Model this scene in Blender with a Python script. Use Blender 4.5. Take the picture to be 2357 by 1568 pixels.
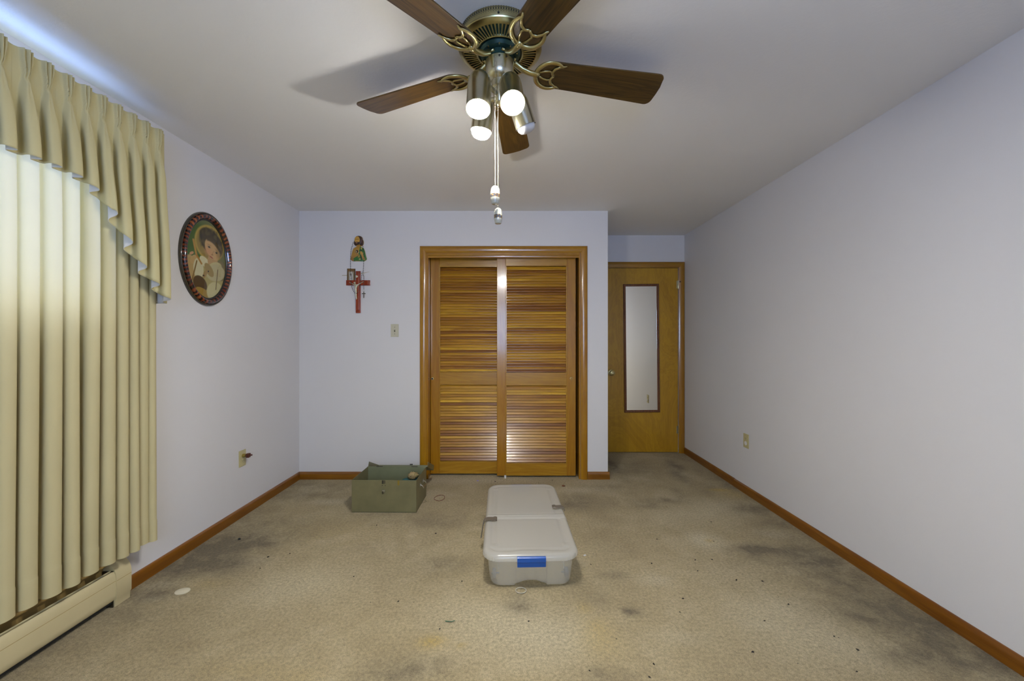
import bpy, bmesh, math, random
import numpy as np
from mathutils import Vector, Matrix

# ------------------------------------------------------------------ clear
for o in list(bpy.data.objects):
    bpy.data.objects.remove(o, do_unlink=True)
S = bpy.context.scene
COL = S.collection
R = math.radians
PI = math.pi

# ------------------------------------------------------------------ camera
F, CX, CY, CAMZ = 900.0, 1178.5, 784.0, 1.24      # focal length in pixels of the 2357-wide frame
cam = bpy.data.cameras.new('camera')
cam.sensor_width = 36.0
cam.lens = F / 2357.0 * 36.0
cam.clip_start = 0.02
camo = bpy.data.objects.new('camera', cam)
camo.location = (0, 0, CAMZ)
camo.rotation_euler = (R(90), 0, 0)
COL.objects.link(camo)
S.camera = camo

# ------------------------------------------------------------------ world, daylight, exposure
W = bpy.data.worlds.new('daylight')
S.world = W
W.use_nodes = True
bg = W.node_tree.nodes['Background']
_t = W.node_tree
_tc = _t.nodes.new('ShaderNodeTexCoord'); _sx = _t.nodes.new('ShaderNodeSeparateXYZ'); _rp = _t.nodes.new('ShaderNodeValToRGB')
_mp = _t.nodes.new('ShaderNodeMapRange'); _mp.inputs[1].default_value = -0.25; _mp.inputs[2].default_value = 0.15
_t.links.new(_tc.outputs['Generated'], _sx.inputs[0]); _t.links.new(_sx.outputs[2], _mp.inputs[0]); _t.links.new(_mp.outputs[0], _rp.inputs[0])
_rp.color_ramp.elements[0].color = (0.30, 0.50, 1.05, 1)      # blue light added below the horizon for the ceiling glow above the valance
_rp.color_ramp.elements[1].color = (0.64, 0.79, 1.0, 1)       # blue sky
_t.links.new(_rp.outputs[0], bg.inputs['Color'])
bg.inputs['Strength'].default_value = 15.0
S.view_settings.view_transform = 'Standard'
S.view_settings.look = 'None'
S.view_settings.exposure = 0.0
S.view_settings.gamma = 1.0
S.view_settings.use_curve_mapping = False
BULB_STRENGTH = 940.0

# room dimensions (metres): x right, y away from the camera, z up
XL, XR = -1.905, 1.900
D1, D2 = 3.50, 4.31          # closet front wall, door wall
H = 2.40
YR = -1.25                   # wall behind the camera
XC = 0.858                   # corner of the closet block
WIN_FILL = (-0.62, 0.62, 0.95, 2.05)    # small window added in the rear wall for fill light: x0, x1, z0, z1
WIN_L = (0.10, 1.78, 1.33, 2.25)     # window in the left wall: y0, y1, z0, z1

def portal(name, loc, rot, sx, sy):
    l = bpy.data.lights.new(name, 'AREA'); l.shape = 'RECTANGLE'; l.size = sx; l.size_y = sy
    l.cycles.is_portal = True
    o = bpy.data.objects.new(name, l); o.location = loc; o.rotation_euler = rot
    COL.objects.link(o)
portal('fill_window_portal', (0, YR - 0.09, (WIN_FILL[2] + WIN_FILL[3]) / 2), (R(90), 0, 0), WIN_FILL[1] - WIN_FILL[0], WIN_FILL[3] - WIN_FILL[2])  # samples daylight through the added rear opening
portal('left_window_portal', (XL - 0.09, (WIN_L[0] + WIN_L[1]) / 2, (WIN_L[2] + WIN_L[3]) / 2), (0, R(-90), 0), WIN_L[3] - WIN_L[2], WIN_L[1] - WIN_L[0])

# ------------------------------------------------------------------ helpers
def P(px, py, d):
    return Vector(((px - CX) * d / F, d, CAMZ + (CY - py) * d / F))

def lin(c):
    return tuple((v / 255 / 12.92) if v / 255 <= 0.04045 else ((v / 255 + 0.055) / 1.055) ** 2.4 for v in c)

def rgba(c): return (c[0], c[1], c[2], 1.0)

class NT:
    """small node-tree writer"""
    def __init__(s, name):
        s.m = bpy.data.materials.new(name); s.m.use_nodes = True
        s.t = s.m.node_tree; s.t.nodes.clear()
        s.out = s.n('ShaderNodeOutputMaterial')
    def n(s, typ, **kw):
        nd = s.t.nodes.new(typ)
        for k, v in kw.items():
            if k == 'inp':
                for a, b in v.items():
                    if hasattr(b, 'is_linked') or isinstance(b, bpy.types.NodeSocket): s.t.links.new(b, nd.inputs[a])
                    else: nd.inputs[a].default_value = b
            else: setattr(nd, k, v)
        return nd
    def link(s, a, b): s.t.links.new(a, b)
    def math(s, op, a, b=None, clamp=False):
        nd = s.n('ShaderNodeMath', operation=op, use_clamp=clamp)
        for i, v in enumerate((a, b)):
            if v is None: continue
            if isinstance(v, bpy.types.NodeSocket): s.link(v, nd.inputs[i])
            else: nd.inputs[i].default_value = v
        return nd.outputs[0]
    def mix(s, f, a, b, blend='MIX'):
        nd = s.n('ShaderNodeMix', data_type='RGBA', blend_type=blend)
        for i, v in ((0, f), (6, a), (7, b)):
            if isinstance(v, bpy.types.NodeSocket): s.link(v, nd.inputs[i])
            else: nd.inputs[i].default_value = v if i == 0 else rgba(v)
        return nd.outputs[2]
    def ramp(s, f, stops):
        nd = s.n('ShaderNodeValToRGB'); s.link(f, nd.inputs[0]); e = nd.color_ramp.elements
        while len(e) < len(stops): e.new(0.5)
        for el, (p, c) in zip(e, stops):
            el.position = p; el.color = rgba(c) if not isinstance(c, (int, float)) else (c, c, c, 1)
        return nd.outputs[0]
    def obj(s): return s.n('ShaderNodeTexCoord').outputs['Object']
    def mapping(s, v, scale=(1, 1, 1), loc=(0, 0, 0), rot=(0, 0, 0)):
        nd = s.n('ShaderNodeMapping'); s.link(v, nd.inputs[0])
        nd.inputs['Scale'].default_value = scale
        nd.inputs['Rotation'].default_value = rot
        if isinstance(loc, bpy.types.NodeSocket): s.link(loc, nd.inputs['Location'])
        else: nd.inputs['Location'].default_value = loc
        return nd.outputs[0]
    def noise(s, v, scale, detail=4, rough=0.55, dist=0.0):
        nd = s.n('ShaderNodeTexNoise'); s.link(v, nd.inputs['Vector'])
        nd.inputs['Scale'].default_value = scale; nd.inputs['Detail'].default_value = detail
        nd.inputs['Roughness'].default_value = rough; nd.inputs['Distortion'].default_value = dist
        return nd.outputs[0]
    def bump(s, h, strength, dist=0.01):
        nd = s.n('ShaderNodeBump'); s.link(h, nd.inputs['Height'])
        nd.inputs['Strength'].default_value = strength; nd.inputs['Distance'].default_value = dist
        return nd.outputs[0]
    def bsdf(s, color, rough=0.5, metal=0.0, normal=None, coat=0.0, spec=0.5, **kw):
        nd = s.n('ShaderNodeBsdfPrincipled')
        for k, v in (('Base Color', color), ('Roughness', rough), ('Metallic', metal), ('Coat Weight', coat), ('Specular IOR Level', spec)):
            if isinstance(v, bpy.types.NodeSocket): s.link(v, nd.inputs[k])
            else: nd.inputs[k].default_value = rgba(v) if k == 'Base Color' else v
        for k, v in kw.items(): nd.inputs[k.replace('_', ' ')].default_value = v
        if normal is not None: s.link(normal, nd.inputs['Normal'])
        return nd.outputs[0]
    def done(s, sh):
        s.link(sh, s.out.inputs[0]); return s.m

def plain(name, color, rough=0.5, metal=0.0, var=0.06, scale=30, bump=0.0, **kw):
    t = NT(name); v = t.obj(); n = t.noise(v, scale, 3)
    c = t.ramp(n, [(0.3, tuple(x * (1 - var) for x in color)), (0.7, tuple(min(1, x * (1 + var)) for x in color))])
    nm = t.bump(n, bump, 0.002) if bump else None
    return t.done(t.bsdf(c, rough, metal, nm, **kw))

def wood(name, dark, light, axis=2, rough=0.28, freq=9.0, coat=0.25, per_object=0.0, swirl=0.0, knots=True):
    """grain runs along `axis` of object space"""
    t = NT(name); v = t.obj()
    oi = t.n('ShaderNodeObjectInfo').outputs['Random']
    comb = t.n('ShaderNodeCombineXYZ'); m13 = t.math('MULTIPLY', oi, 37.0)
    for i in range(3): t.link(m13, comb.inputs[i])
    sc = [freq, freq, freq]; sc[axis] = freq * (0.10 + swirl)
    vm = t.mapping(v, tuple(sc), comb.outputs[0])
    n1 = t.noise(vm, 1.0, 5, 0.6, 1.2 + 2 * swirl)
    sc2 = [freq * 22, freq * 22, freq * 22]; sc2[axis] = freq * 0.7
    n2 = t.noise(t.mapping(v, tuple(sc2), comb.outputs[0]), 1.0, 3, 0.5)
    rings = t.math('FRACT', t.math('MULTIPLY', n1, 7.0 if not swirl else 9.0))
    rings = t.math('ABSOLUTE', t.math('SUBTRACT', rings, 0.5))
    g = t.math('ADD', t.math('MULTIPLY', n1, 0.55), t.math('MULTIPLY', rings, 0.45 if not swirl else 0.35))
    g = t.math('ADD', t.math('MULTIPLY', g, 0.8), t.math('MULTIPLY', n2, 0.25))
    c = t.ramp(g, [(0.25, dark), (0.75, light)])
    if per_object:
        hv = t.n('ShaderNodeHueSaturation'); t.link(c, hv.inputs['Color'])
        t.link(t.math('ADD', t.math('MULTIPLY', oi, per_object), 1 - per_object * 0.55), hv.inputs['Value'])
        t.link(t.math('ADD', t.math('MULTIPLY', oi, 0.03), 0.483), hv.inputs['Hue'])
        c = hv.outputs[0]
    return t.done(t.bsdf(c, rough, 0, t.bump(n2, 0.12, 0.001), coat=coat, Coat_Roughness=0.12))

def vcol(name, rough=0.5, coat=0.0, bump=0.0):
    t = NT(name); a = t.n('ShaderNodeAttribute', attribute_name='Col')
    n = t.noise(t.obj(), 300, 2)
    return t.done(t.bsdf(a.outputs['Color'], rough, 0, t.bump(n, bump, 0.001) if bump else None, coat=coat))

class MB:
    def __init__(s): s.v = []; s.f = []
    def add(s, vs, fs):
        b = len(s.v); s.v += [tuple(x) for x in vs]; s.f += [tuple(b + i for i in f) for f in fs]; return s
    def box(s, x0, x1, y0, y1, z0, z1, M=None):
        vs = [Vector((x, y, z)) for z in (z0, z1) for y in (y0, y1) for x in (x0, x1)]
        if M is not None: vs = [M @ q for q in vs]
        return s.add(vs, [(0, 2, 3, 1), (4, 5, 7, 6), (0, 1, 5, 4), (2, 6, 7, 3), (0, 4, 6, 2), (1, 3, 7, 5)])
    def lathe(s, prof, seg=24, M=None, cap0=True, cap1=True):
        """prof: list of (r, z) revolved about local z"""
        vs, fs = [], []
        for r, z in prof:
            for k in range(seg):
                a = 2 * PI * k / seg; vs.append(Vector((r * math.cos(a), r * math.sin(a), z)))
        for i in range(len(prof) - 1):
            for k in range(seg):
                k2 = (k + 1) % seg
                fs.append((i * seg + k, i * seg + k2, (i + 1) * seg + k2, (i + 1) * seg + k))
        if cap0: fs.append(tuple(range(seg - 1, -1, -1)))
        if cap1: fs.append(tuple((len(prof) - 1) * seg + k for k in range(seg)))
        if M is not None: vs = [M @ q for q in vs]
        return s.add(vs, fs)
    def tube(s, path, rad, seg=8, closed=False, flat=1.0, up=None):
        path = [Vector(p) for p in path]; n = len(path)
        if not hasattr(rad, '__len__'): rad = [rad] * n
        vs, fs = [], []; prev = None
        for i, p in enumerate(path):
            a = path[(i - 1) % n] if (closed or i > 0) else p
            b = path[(i + 1) % n] if (closed or i < n - 1) else p
            t = (b - a)
            t = t.normalized() if t.length > 1e-9 else Vector((0, 0, 1))
            if up is not None: ref = Vector(up)
            else: ref = prev if prev is not None else (Vector((0, 0, 1)) if abs(t.z) < 0.9 else Vector((1, 0, 0)))
            u = (ref - t * ref.dot(t))
            u = u.normalized() if u.length > 1e-6 else t.orthogonal().normalized()
            w = t.cross(u); prev = u
            for k in range(seg):
                an = 2 * PI * k / seg
                vs.append(p + u * (math.cos(an) * rad[i] * flat) + w * (math.sin(an) * rad[i]))
        m = n if closed else n - 1
        for i in range(m):
            j = (i + 1) % n
            for k in range(seg):
                k2 = (k + 1) % seg
                fs.append((i * seg + k, i * seg + k2, j * seg + k2, j * seg + k))
        if not closed:
            fs.append(tuple(range(seg - 1, -1, -1))); fs.append(tuple((n - 1) * seg + k for k in range(seg)))
        return s.add(vs, fs)
    def sphere(s, c, r, seg=8, rings=5, sc=(1, 1, 1)):
        vs = [Vector((c[0], c[1], c[2] - r * sc[2]))]; fs = []
        for i in range(1, rings):
            a = -PI / 2 + PI * i / rings
            for k in range(seg):
                b = 2 * PI * k / seg
                vs.append(Vector((c[0] + r * sc[0] * math.cos(a) * math.cos(b), c[1] + r * sc[1] * math.cos(a) * math.sin(b), c[2] + r * sc[2] * math.sin(a))))
        vs.append(Vector((c[0], c[1], c[2] + r * sc[2])))
        for k in range(seg):
            k2 = (k + 1) % seg
            fs.append((0, 1 + k2, 1 + k))
            for i in range(rings - 2):
                fs.append((1 + i * seg + k, 1 + i * seg + k2, 1 + (i + 1) * seg + k2, 1 + (i + 1) * seg + k))
            fs.append((len(vs) - 1, 1 + (rings - 2) * seg + k, 1 + (rings - 2) * seg + k2))
        return s.add(vs, fs)
    def prism(s, poly, h0, h1, M=None):
        """poly in local xy, extruded along local z"""
        n = len(poly)
        vs = [Vector((p[0], p[1], h0)) for p in poly] + [Vector((p[0], p[1], h1)) for p in poly]
        fs = [tuple(range(n - 1, -1, -1)), tuple(range(n, 2 * n))] + [(i, (i + 1) % n, n + (i + 1) % n, n + i) for i in range(n)]
        if M is not None: vs = [M @ q for q in vs]
        return s.add(vs, fs)
    def rings(s, rs, closed=True, cap0=True, cap1=True):
        n = len(rs[0]); vs = [q for r in rs for q in r]; fs = []
        for i in range(len(rs) - 1):
            for k in range(n if closed else n - 1):
                k2 = (k + 1) % n
                fs.append((i * n + k, i * n + k2, (i + 1) * n + k2, (i + 1) * n + k))
        if cap0: fs.append(tuple(range(n - 1, -1, -1)))
        if cap1: fs.append(tuple((len(rs) - 1) * n + k for k in range(n)))
        return s.add(vs, fs)
    def build(s, name, mat, parent=None, smooth=False, bevel=0.0, seg=2, fix=True):
        me = bpy.data.meshes.new(name); me.from_pydata([tuple(q) for q in s.v], [], s.f)
        if fix:
            bm = bmesh.new(); bm.from_mesh(me); bmesh.ops.recalc_face_normals(bm, faces=bm.faces); bm.to_mesh(me); bm.free()
        me.materials.append(mat)
        o = bpy.data.objects.new(name, me); COL.objects.link(o)
        if parent is not None: o.parent = parent
        if bevel:
            b = o.modifiers.new('bevel', 'BEVEL'); b.width = bevel; b.segments = seg; b.limit_method = 'ANGLE'; b.angle_limit = R(40)
            b.harden_normals = False
        if smooth:
            for p in me.polygons: p.use_smooth = True
            if smooth != 'all':
                try: me.set_sharp_from_angle(angle=R(38))
                except Exception: pass
        return o

def empty(name, loc=(0, 0, 0), rz=0.0):
    o = bpy.data.objects.new(name, None); o.location = loc; o.rotation_euler = (0, 0, rz); o.empty_display_size = 0.05
    COL.objects.link(o); return o

def tag(o, label, cat, group=None):
    o['label'] = label; o['category'] = cat
    if group: o['group'] = group
    return o

def struct(o): o['kind'] = 'structure'; return o

def clone(o, name=None, parent=None):
    c = o.copy(); COL.objects.link(c)
    if name: c.name = name
    if parent is not None: c.parent = parent
    return c

def paint(me, cols):
    ca = me.color_attributes.new('Col', 'FLOAT_COLOR', 'POINT')
    a = np.ones((len(me.vertices), 4), dtype=np.float32); a[:, :3] = cols
    ca.data.foreach_set('color', a.ravel())

def smooth(e0, e1, x):
    t = np.clip((x - e0) / (e1 - e0), 0, 1); return t * t * (3 - 2 * t)

# ------------------------------------------------------------------ materials
def mat_wall(name, col, bump=0.15, sc=140):
    t = NT(name); v = t.obj()
    n = t.noise(v, sc, 4, 0.6); b = t.noise(v, 1.3, 3, 0.5)
    c = t.ramp(b, [(0.3, tuple(x * 0.97 for x in col)), (0.7, col)])
    return t.done(t.bsdf(c, 0.62, 0, t.bump(n, bump, 0.002), spec=0.3))
M_WALL = mat_wall('wall_paint', (0.68, 0.665, 0.675))
M_CEIL = mat_wall('ceiling_paint', (0.80, 0.785, 0.76), 0.35, 60)

def mat_carpet():
    t = NT('carpet'); v = t.obj()
    a = t.n('ShaderNodeAttribute', attribute_name='Col')
    sep = t.n('ShaderNodeSeparateColor'); t.link(a.outputs['Color'], sep.inputs[0])
    fine = t.noise(v, 330, 3, 0.7); mid = t.noise(v, 75, 4, 0.65); big = t.noise(v, 2.6, 5, 0.6, 0.4)
    med = t.noise(v, 11, 5, 0.65, 0.6)
    c = t.ramp(big, [(0.30, (0.40, 0.310, 0.160)), (0.52, (0.48, 0.385, 0.210)), (0.72, (0.57, 0.47, 0.285))])
    c = t.mix(t.math('MULTIPLY', t.math('SUBTRACT', med, 0.40, True), 1.1, True), c, (0.36, 0.275, 0.135))
    c = t.mix(t.math('MULTIPLY', sep.outputs['Green'], t.math('ADD', mid, 0.35), True), c, (0.66, 0.575, 0.385))
    dk = t.math('MULTIPLY', sep.outputs['Red'], t.math('MULTIPLY', t.math('ADD', med, -0.12), 2.9), True)
    c = t.mix(t.math('MULTIPLY', dk, 0.88), c, (0.165, 0.128, 0.072))
    c = t.mix(t.math('MULTIPLY', sep.outputs['Blue'], t.math('MULTIPLY', mid, 1.5), True), c, (0.52, 0.36, 0.085))
    sp = t.ramp(t.math('ADD', t.math('MULTIPLY', fine, 0.6), t.math('MULTIPLY', mid, 0.4)), [(0.36, 0.50), (0.50, 0.98), (0.64, 1.42)])
    c = t.mix(1.0, c, sp, 'MULTIPLY')
    # tiny crumbs trodden into the pile
    vo = t.n('ShaderNodeTexVoronoi', feature='F1'); t.link(v, vo.inputs['Vector']); vo.inputs['Scale'].default_value = 17
    wn = t.n('ShaderNodeTexWhiteNoise'); t.link(vo.outputs['Position'], wn.inputs['Vector'])
    near = t.math('LESS_THAN', t.math('ADD', vo.outputs['Distance'], t.math('MULTIPLY', fine, 0.05)), 0.085)
    speck = t.math('MULTIPLY', near, t.math('GREATER_THAN', wn.outputs['Value'], 0.86))
    c = t.mix(t.math('MULTIPLY', speck, 0.75), c, (0.05, 0.04, 0.03))
    h = t.math('ADD', t.math('MULTIPLY', fine, 0.8), t.math('MULTIPLY', mid, 0.45))
    return t.done(t.bsdf(c, 0.95, 0, t.bump(h, 0.85, 0.012), spec=0.1, Sheen_Weight=0.15))
M_CARPET = mat_carpet()

M_CASING = wood('casing_wood', (0.27, 0.108, 0.003), (0.43, 0.215, 0.007), 2, 0.22, 6, 0.45)
M_CASING_H = wood('casing_wood_horizontal', (0.26, 0.105, 0.003), (0.42, 0.210, 0.007), 0, 0.22, 6, 0.45)
M_BASE_Y = wood('baseboard_wood_long', (0.125, 0.036, 0.002), (0.27, 0.105, 0.005), 1, 0.28, 5, 0.3)
M_BASE_X = wood('baseboard_wood_cross', (0.14, 0.042, 0.002), (0.31, 0.130, 0.005), 0, 0.28, 5, 0.3)
M_STILE = wood('louver_frame_wood', (0.28, 0.112, 0.005), (0.41, 0.196, 0.008), 2, 0.25, 5, 0.4)
M_RAIL = wood('louver_rail_wood', (0.28, 0.125, 0.006), (0.50, 0.265, 0.018), 0, 0.25, 5, 0.4)
M_SLAT = wood('louver_slat_wood', (0.23, 0.084, 0.008), (0.57, 0.295, 0.020), 0, 0.30, 4, 0.3, per_object=0.75)
M_VENEER = wood('door_veneer', (0.34, 0.165, 0.007), (0.56, 0.325, 0.016), 2, 0.33, 3.0, 0.15, swirl=0.30)
M_MFRAME = wood('mirror_frame_wood', (0.06, 0.016, 0.004), (0.26, 0.085, 0.018), 2, 0.25, 26, 0.4)
M_BLADE = wood('fan_blade_wood', (0.022, 0.011, 0.002), (0.165, 0.084, 0.013), 0, 0.36, 12, 0.2)
M_CROSS = wood('cross_wood', (0.20, 0.020, 0.006), (0.42, 0.068, 0.016), 2, 0.25, 30, 0.5)
M_BRASS = plain('antique_brass', (0.50, 0.43, 0.20), 0.30, 1.0, 0.10)
M_BRASSG = plain('brushed_brass', (0.60, 0.565, 0.42), 0.27, 1.0, 0.06)
M_GREENMETAL = plain('dark_green_metal', (0.020, 0.060, 0.048), 0.32, 0.4, 0.2)
M_DARK = plain('dark_void', (0.006, 0.006, 0.006), 0.7)
M_BLACK = plain('black_plastic', (0.012, 0.012, 0.012), 0.4)
M_STEEL = plain('steel', (0.55, 0.55, 0.50), 0.3, 1.0)
M_DKSTEEL = plain('dark_steel', (0.10, 0.09, 0.07), 0.4, 0.9)
M_IVORY = plain('ivory_plastic', (0.50, 0.44, 0.23), 0.35, var=0.05)
M_IVORYW = plain('pale_ivory_plastic', (0.50, 0.475, 0.36), 0.35, var=0.04)
M_WHITEPL = plain('white_plastic', (0.66, 0.65, 0.64), 0.35, var=0.03)
M_HEATER = plain('heater_enamel', (0.56, 0.48, 0.28), 0.36, var=0.04, scale=6)
M_HEATTAN = plain('heater_back_tan', (0.33, 0.22, 0.075), 0.4)
M_BOX = plain('tool_box_enamel', (0.165, 0.150, 0.074), 0.42, 0.0, var=0.14, scale=9)
M_BOXIN = plain('tool_box_enamel_inside', (0.165, 0.175, 0.100), 0.45, 0.0, var=0.10, scale=8)
M_TAPE = plain('old_tape', (0.24, 0.17, 0.02), 0.4)
M_WHITE_FRAME = plain('white_window_frame', (0.75, 0.75, 0.74), 0.4, var=0.02)
M_PORC = plain('porcelain', (0.80, 0.78, 0.66), 0.12, var=0.03, coat=0.5)

def mat_mirror():
    t = NT('mirror_glass')
    g = t.n('ShaderNodeBsdfGlossy'); g.inputs['Color'].default_value = (0.93, 0.90, 0.80, 1); g.inputs['Roughness'].default_value = 0.004
    return t.done(g.outputs[0])
M_MIRROR = mat_mirror()

def mat_thin_glass(name, refl=0.07, tint=(1, 1, 1)):
    t = NT(name)
    tr = t.n('ShaderNodeBsdfTransparent'); tr.inputs[0].default_value = rgba(tint)
    gl = t.n('ShaderNodeBsdfGlossy'); gl.inputs['Roughness'].default_value = 0.02
    fr = t.n('ShaderNodeLayerWeight'); fr.inputs[0].default_value = 0.5      # two-sided edge reflection, same for front and back faces
    mx = t.n('ShaderNodeMixShader'); t.link(t.math('ADD', t.math('MULTIPLY', t.math('POWER', fr.outputs['Facing'], 5.0), 0.6), 0.035 + refl * 0.3, True), mx.inputs[0])
    t.link(tr.outputs[0], mx.inputs[1]); t.link(gl.outputs[0], mx.inputs[2])
    return t.done(mx.outputs[0])
M_GLASS = mat_thin_glass('window_glass')
M_PICGLASS = mat_thin_glass('picture_glass', 0.02)

def mat_cloth(name, col, trans, tcol, weave=900):
    t = NT(name); v = t.obj()
    n = t.noise(t.mapping(v, (1, 1, 0.25)), weave, 2); b = t.noise(v, 3, 3)
    c = t.ramp(b, [(0.3, tuple(x * 0.95 for x in col)), (0.7, tuple(min(1, x * 1.03) for x in col))])
    nm = t.bump(n, 0.12, 0.001)
    d = t.n('ShaderNodeBsdfDiffuse'); t.link(c, d.inputs[0]); t.link(nm, d.inputs['Normal'])
    tr = t.n('ShaderNodeBsdfTranslucent'); tr.inputs[0].default_value = rgba(tcol)
    mx = t.n('ShaderNodeMixShader'); mx.inputs[0].default_value = trans
    t.link(d.outputs[0], mx.inputs[1]); t.link(tr.outputs[0], mx.inputs[2])
    return t.done(mx.outputs[0])
M_DRAPE = mat_cloth('drape_cloth', (0.56, 0.495, 0.285), 0.14, (0.82, 0.74, 0.58))
M_VALANCE = mat_cloth('valance_cloth', (0.57, 0.51, 0.285), 0.06, (0.6, 0.55, 0.35))
M_LINING = mat_cloth('valance_lining', (0.68, 0.68, 0.68), 0.06, (0.7, 0.7, 0.7))

def mat_bulb(name, strength):
    t = NT(name); e = t.n('ShaderNodeEmission'); e.inputs[0].default_value = (0.99, 0.96, 0.90, 1); e.inputs[1].default_value = strength
    return t.done(e.outputs[0])
M_BULB = mat_bulb('lit_bulb', BULB_STRENGTH)
M_BULBOFF = plain('frosted_bulb', (0.62, 0.62, 0.64), 0.25, var=0.02)

def mat_frosted(name, col, alpha, rough=0.25, tr=0.5):
    t = NT(name)
    d = t.n('ShaderNodeBsdfDiffuse'); d.inputs[0].default_value = rgba(col)
    s = t.n('ShaderNodeBsdfTranslucent'); s.inputs[0].default_value = rgba(col)
    m1 = t.n('ShaderNodeMixShader'); m1.inputs[0].default_value = tr; t.link(d.outputs[0], m1.inputs[1]); t.link(s.outputs[0], m1.inputs[2])
    tp = t.n('ShaderNodeBsdfTransparent'); tp.inputs[0].default_value = (0.97, 0.97, 0.95, 1)
    m2 = t.n('ShaderNodeMixShader'); m2.inputs[0].default_value = alpha; t.link(tp.outputs[0], m2.inputs[1]); t.link(m1.outputs[0], m2.inputs[2])
    g = t.n('ShaderNodeBsdfGlossy'); g.inputs['Roughness'].default_value = rough
    fr = t.n('ShaderNodeLayerWeight'); fr.inputs[0].default_value = 0.5
    m3 = t.n('ShaderNodeMixShader'); t.link(t.math('ADD', t.math('MULTIPLY', t.math('POWER', fr.outputs['Facing'], 5.0), 0.5), 0.04, True), m3.inputs[0]); t.link(m2.outputs[0], m3.inputs[1]); t.link(g.outputs[0], m3.inputs[2])
    return t.done(m3.outputs[0])
M_BINBODY = mat_frosted('frosted_bin_plastic', (0.97, 0.95, 0.88), 0.22, 0.2, 0.45)
M_BINLID = mat_frosted('frosted_lid_plastic', (0.80, 0.785, 0.735), 0.66, 0.22, 0.5)
M_BLUE = plain('blue_plastic', (0.012, 0.085, 0.36), 0.28, var=0.05)
M_GREYCLIP = plain('grey_clip_plastic', (0.135, 0.115, 0.09), 0.42, var=0.08)
M_WHEEL = plain('grey_wheel_plastic', (0.16, 0.18, 0.22), 0.5)

# ================================================================== STRUCTURE
T = 0.12
# floor with its stains held as a colour attribute (red = grime, green = worn pale, blue = yellow spill)
def floor_pt(px, py):
    d = CAMZ * F / (py - CY); return ((px - CX) * d / F, d)
STAINS = [  # px, py, half-width, half-height in the photograph, channel, strength
 (480,1278,120,34,0,.55),(420,1302,80,28,0,.45),(560,1240,110,18,0,.50),(345,1368,60,16,0,.60),(640,1205,80,14,0,.30),
 (500,1262,60,16,0,.35),(600,1255,50,10,0,.35),(530,1300,60,18,0,.30),(300,1420,60,20,0,.25),
 (730,1140,90,11,0,.40),(770,1120,60,8,0,.30),(690,1115,40,6,0,.30),
 (1735,1262,36,9,0,.75),(1790,1268,80,11,0,.60),(1850,1290,110,16,0,.50),(1915,1330,100,24,0,.42),(2010,1385,110,32,0,.55),
 (2110,1445,120,36,0,.55),(2230,1520,140,46,0,.52),(1740,1172,46,11,0,.55),(1800,1205,60,10,0,.35),(1690,1120,26,10,0,.25),
 (1985,1420,50,14,0,.40),(2090,1510,60,20,0,.40),(1890,1300,40,6,0,.45),
 (1555,1072,12,10,0,.80),(1562,1095,14,18,0,.50),(1560,1135,14,14,0,.35),(1535,1152,34,7,0,.50),(1500,1165,30,6,0,.30),
 (1420,1075,26,20,0,.30),(1470,1080,40,18,0,.25),(1406,1068,10,24,0,.55),(1330,1150,44,16,0,.42),(1390,1120,44,10,0,.35),(1310,1165,30,8,0,.45),(1440,1160,60,12,0,.15),
 (1195,1398,34,17,0,.55),(1190,1370,20,10,0,.3),(1030,1300,70,18,0,.40),(1000,1205,90,12,0,.30),(950,1535,90,26,0,.50),(880,1560,80,16,0,.3),
 (1457,1411,19,8,0,1.2),(1436,1404,10,5,0,.6),(1410,1325,30,8,0,.45),(1378,1545,14,12,0,.5),(1410,1560,80,18,0,.30),(1330,1300,14,10,0,.4),(1375,1380,30,16,0,.25),
 (1000,1190,160,14,0,.12),(870,1262,100,24,0,.15),(1130,1195,20,20,0,.35),(1245,1350,110,8,0,.15),(870,1185,80,5,0,.25),
 (1620,1243,36,16,1,.95),(1210,1450,150,60,1,.55),(1050,1410,120,40,1,.40),(1880,1480,150,60,1,.45),(1760,1400,110,40,1,.35),(700,1330,150,36,1,.38),
 (640,1370,90,30,1,.30),(1330,1128,50,7,1,.65),(1510,1335,40,13,1,.55),(1090,1106,160,7,1,.55),(1560,1190,90,20,1,.35),(1660,1170,60,20,1,.40),(1570,1470,60,20,1,.35),
 (760,1155,46,7,1,.55),(400,1345,60,9,1,.40),(590,1290,60,16,1,.30),(1760,1440,40,10,1,.3),(1780,1230,40,12,1,.5),(1680,1320,90,30,1,.3),(1390,1085,14,6,1,.2),
 (355,1378,26,8,1,.5),(1310,1480,100,60,1,.3),
 (995,1477,29,14,2,.85),(1062,1487,9,4,2,.9),(1385,1475,46,40,2,.42),(1655,1128,24,3,2,.9),(1690,1138,34,9,2,.45),(1632,1245,9,4,2,.8),(1345,1400,16,14,2,.4),
 (760,1225,120,24,2,.14),(470,1345,50,12,2,.28),(1375,1440,30,20,2,.3),(560,1540,120,20,2,.18),(700,1560,80,16,2,.2)]
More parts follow.
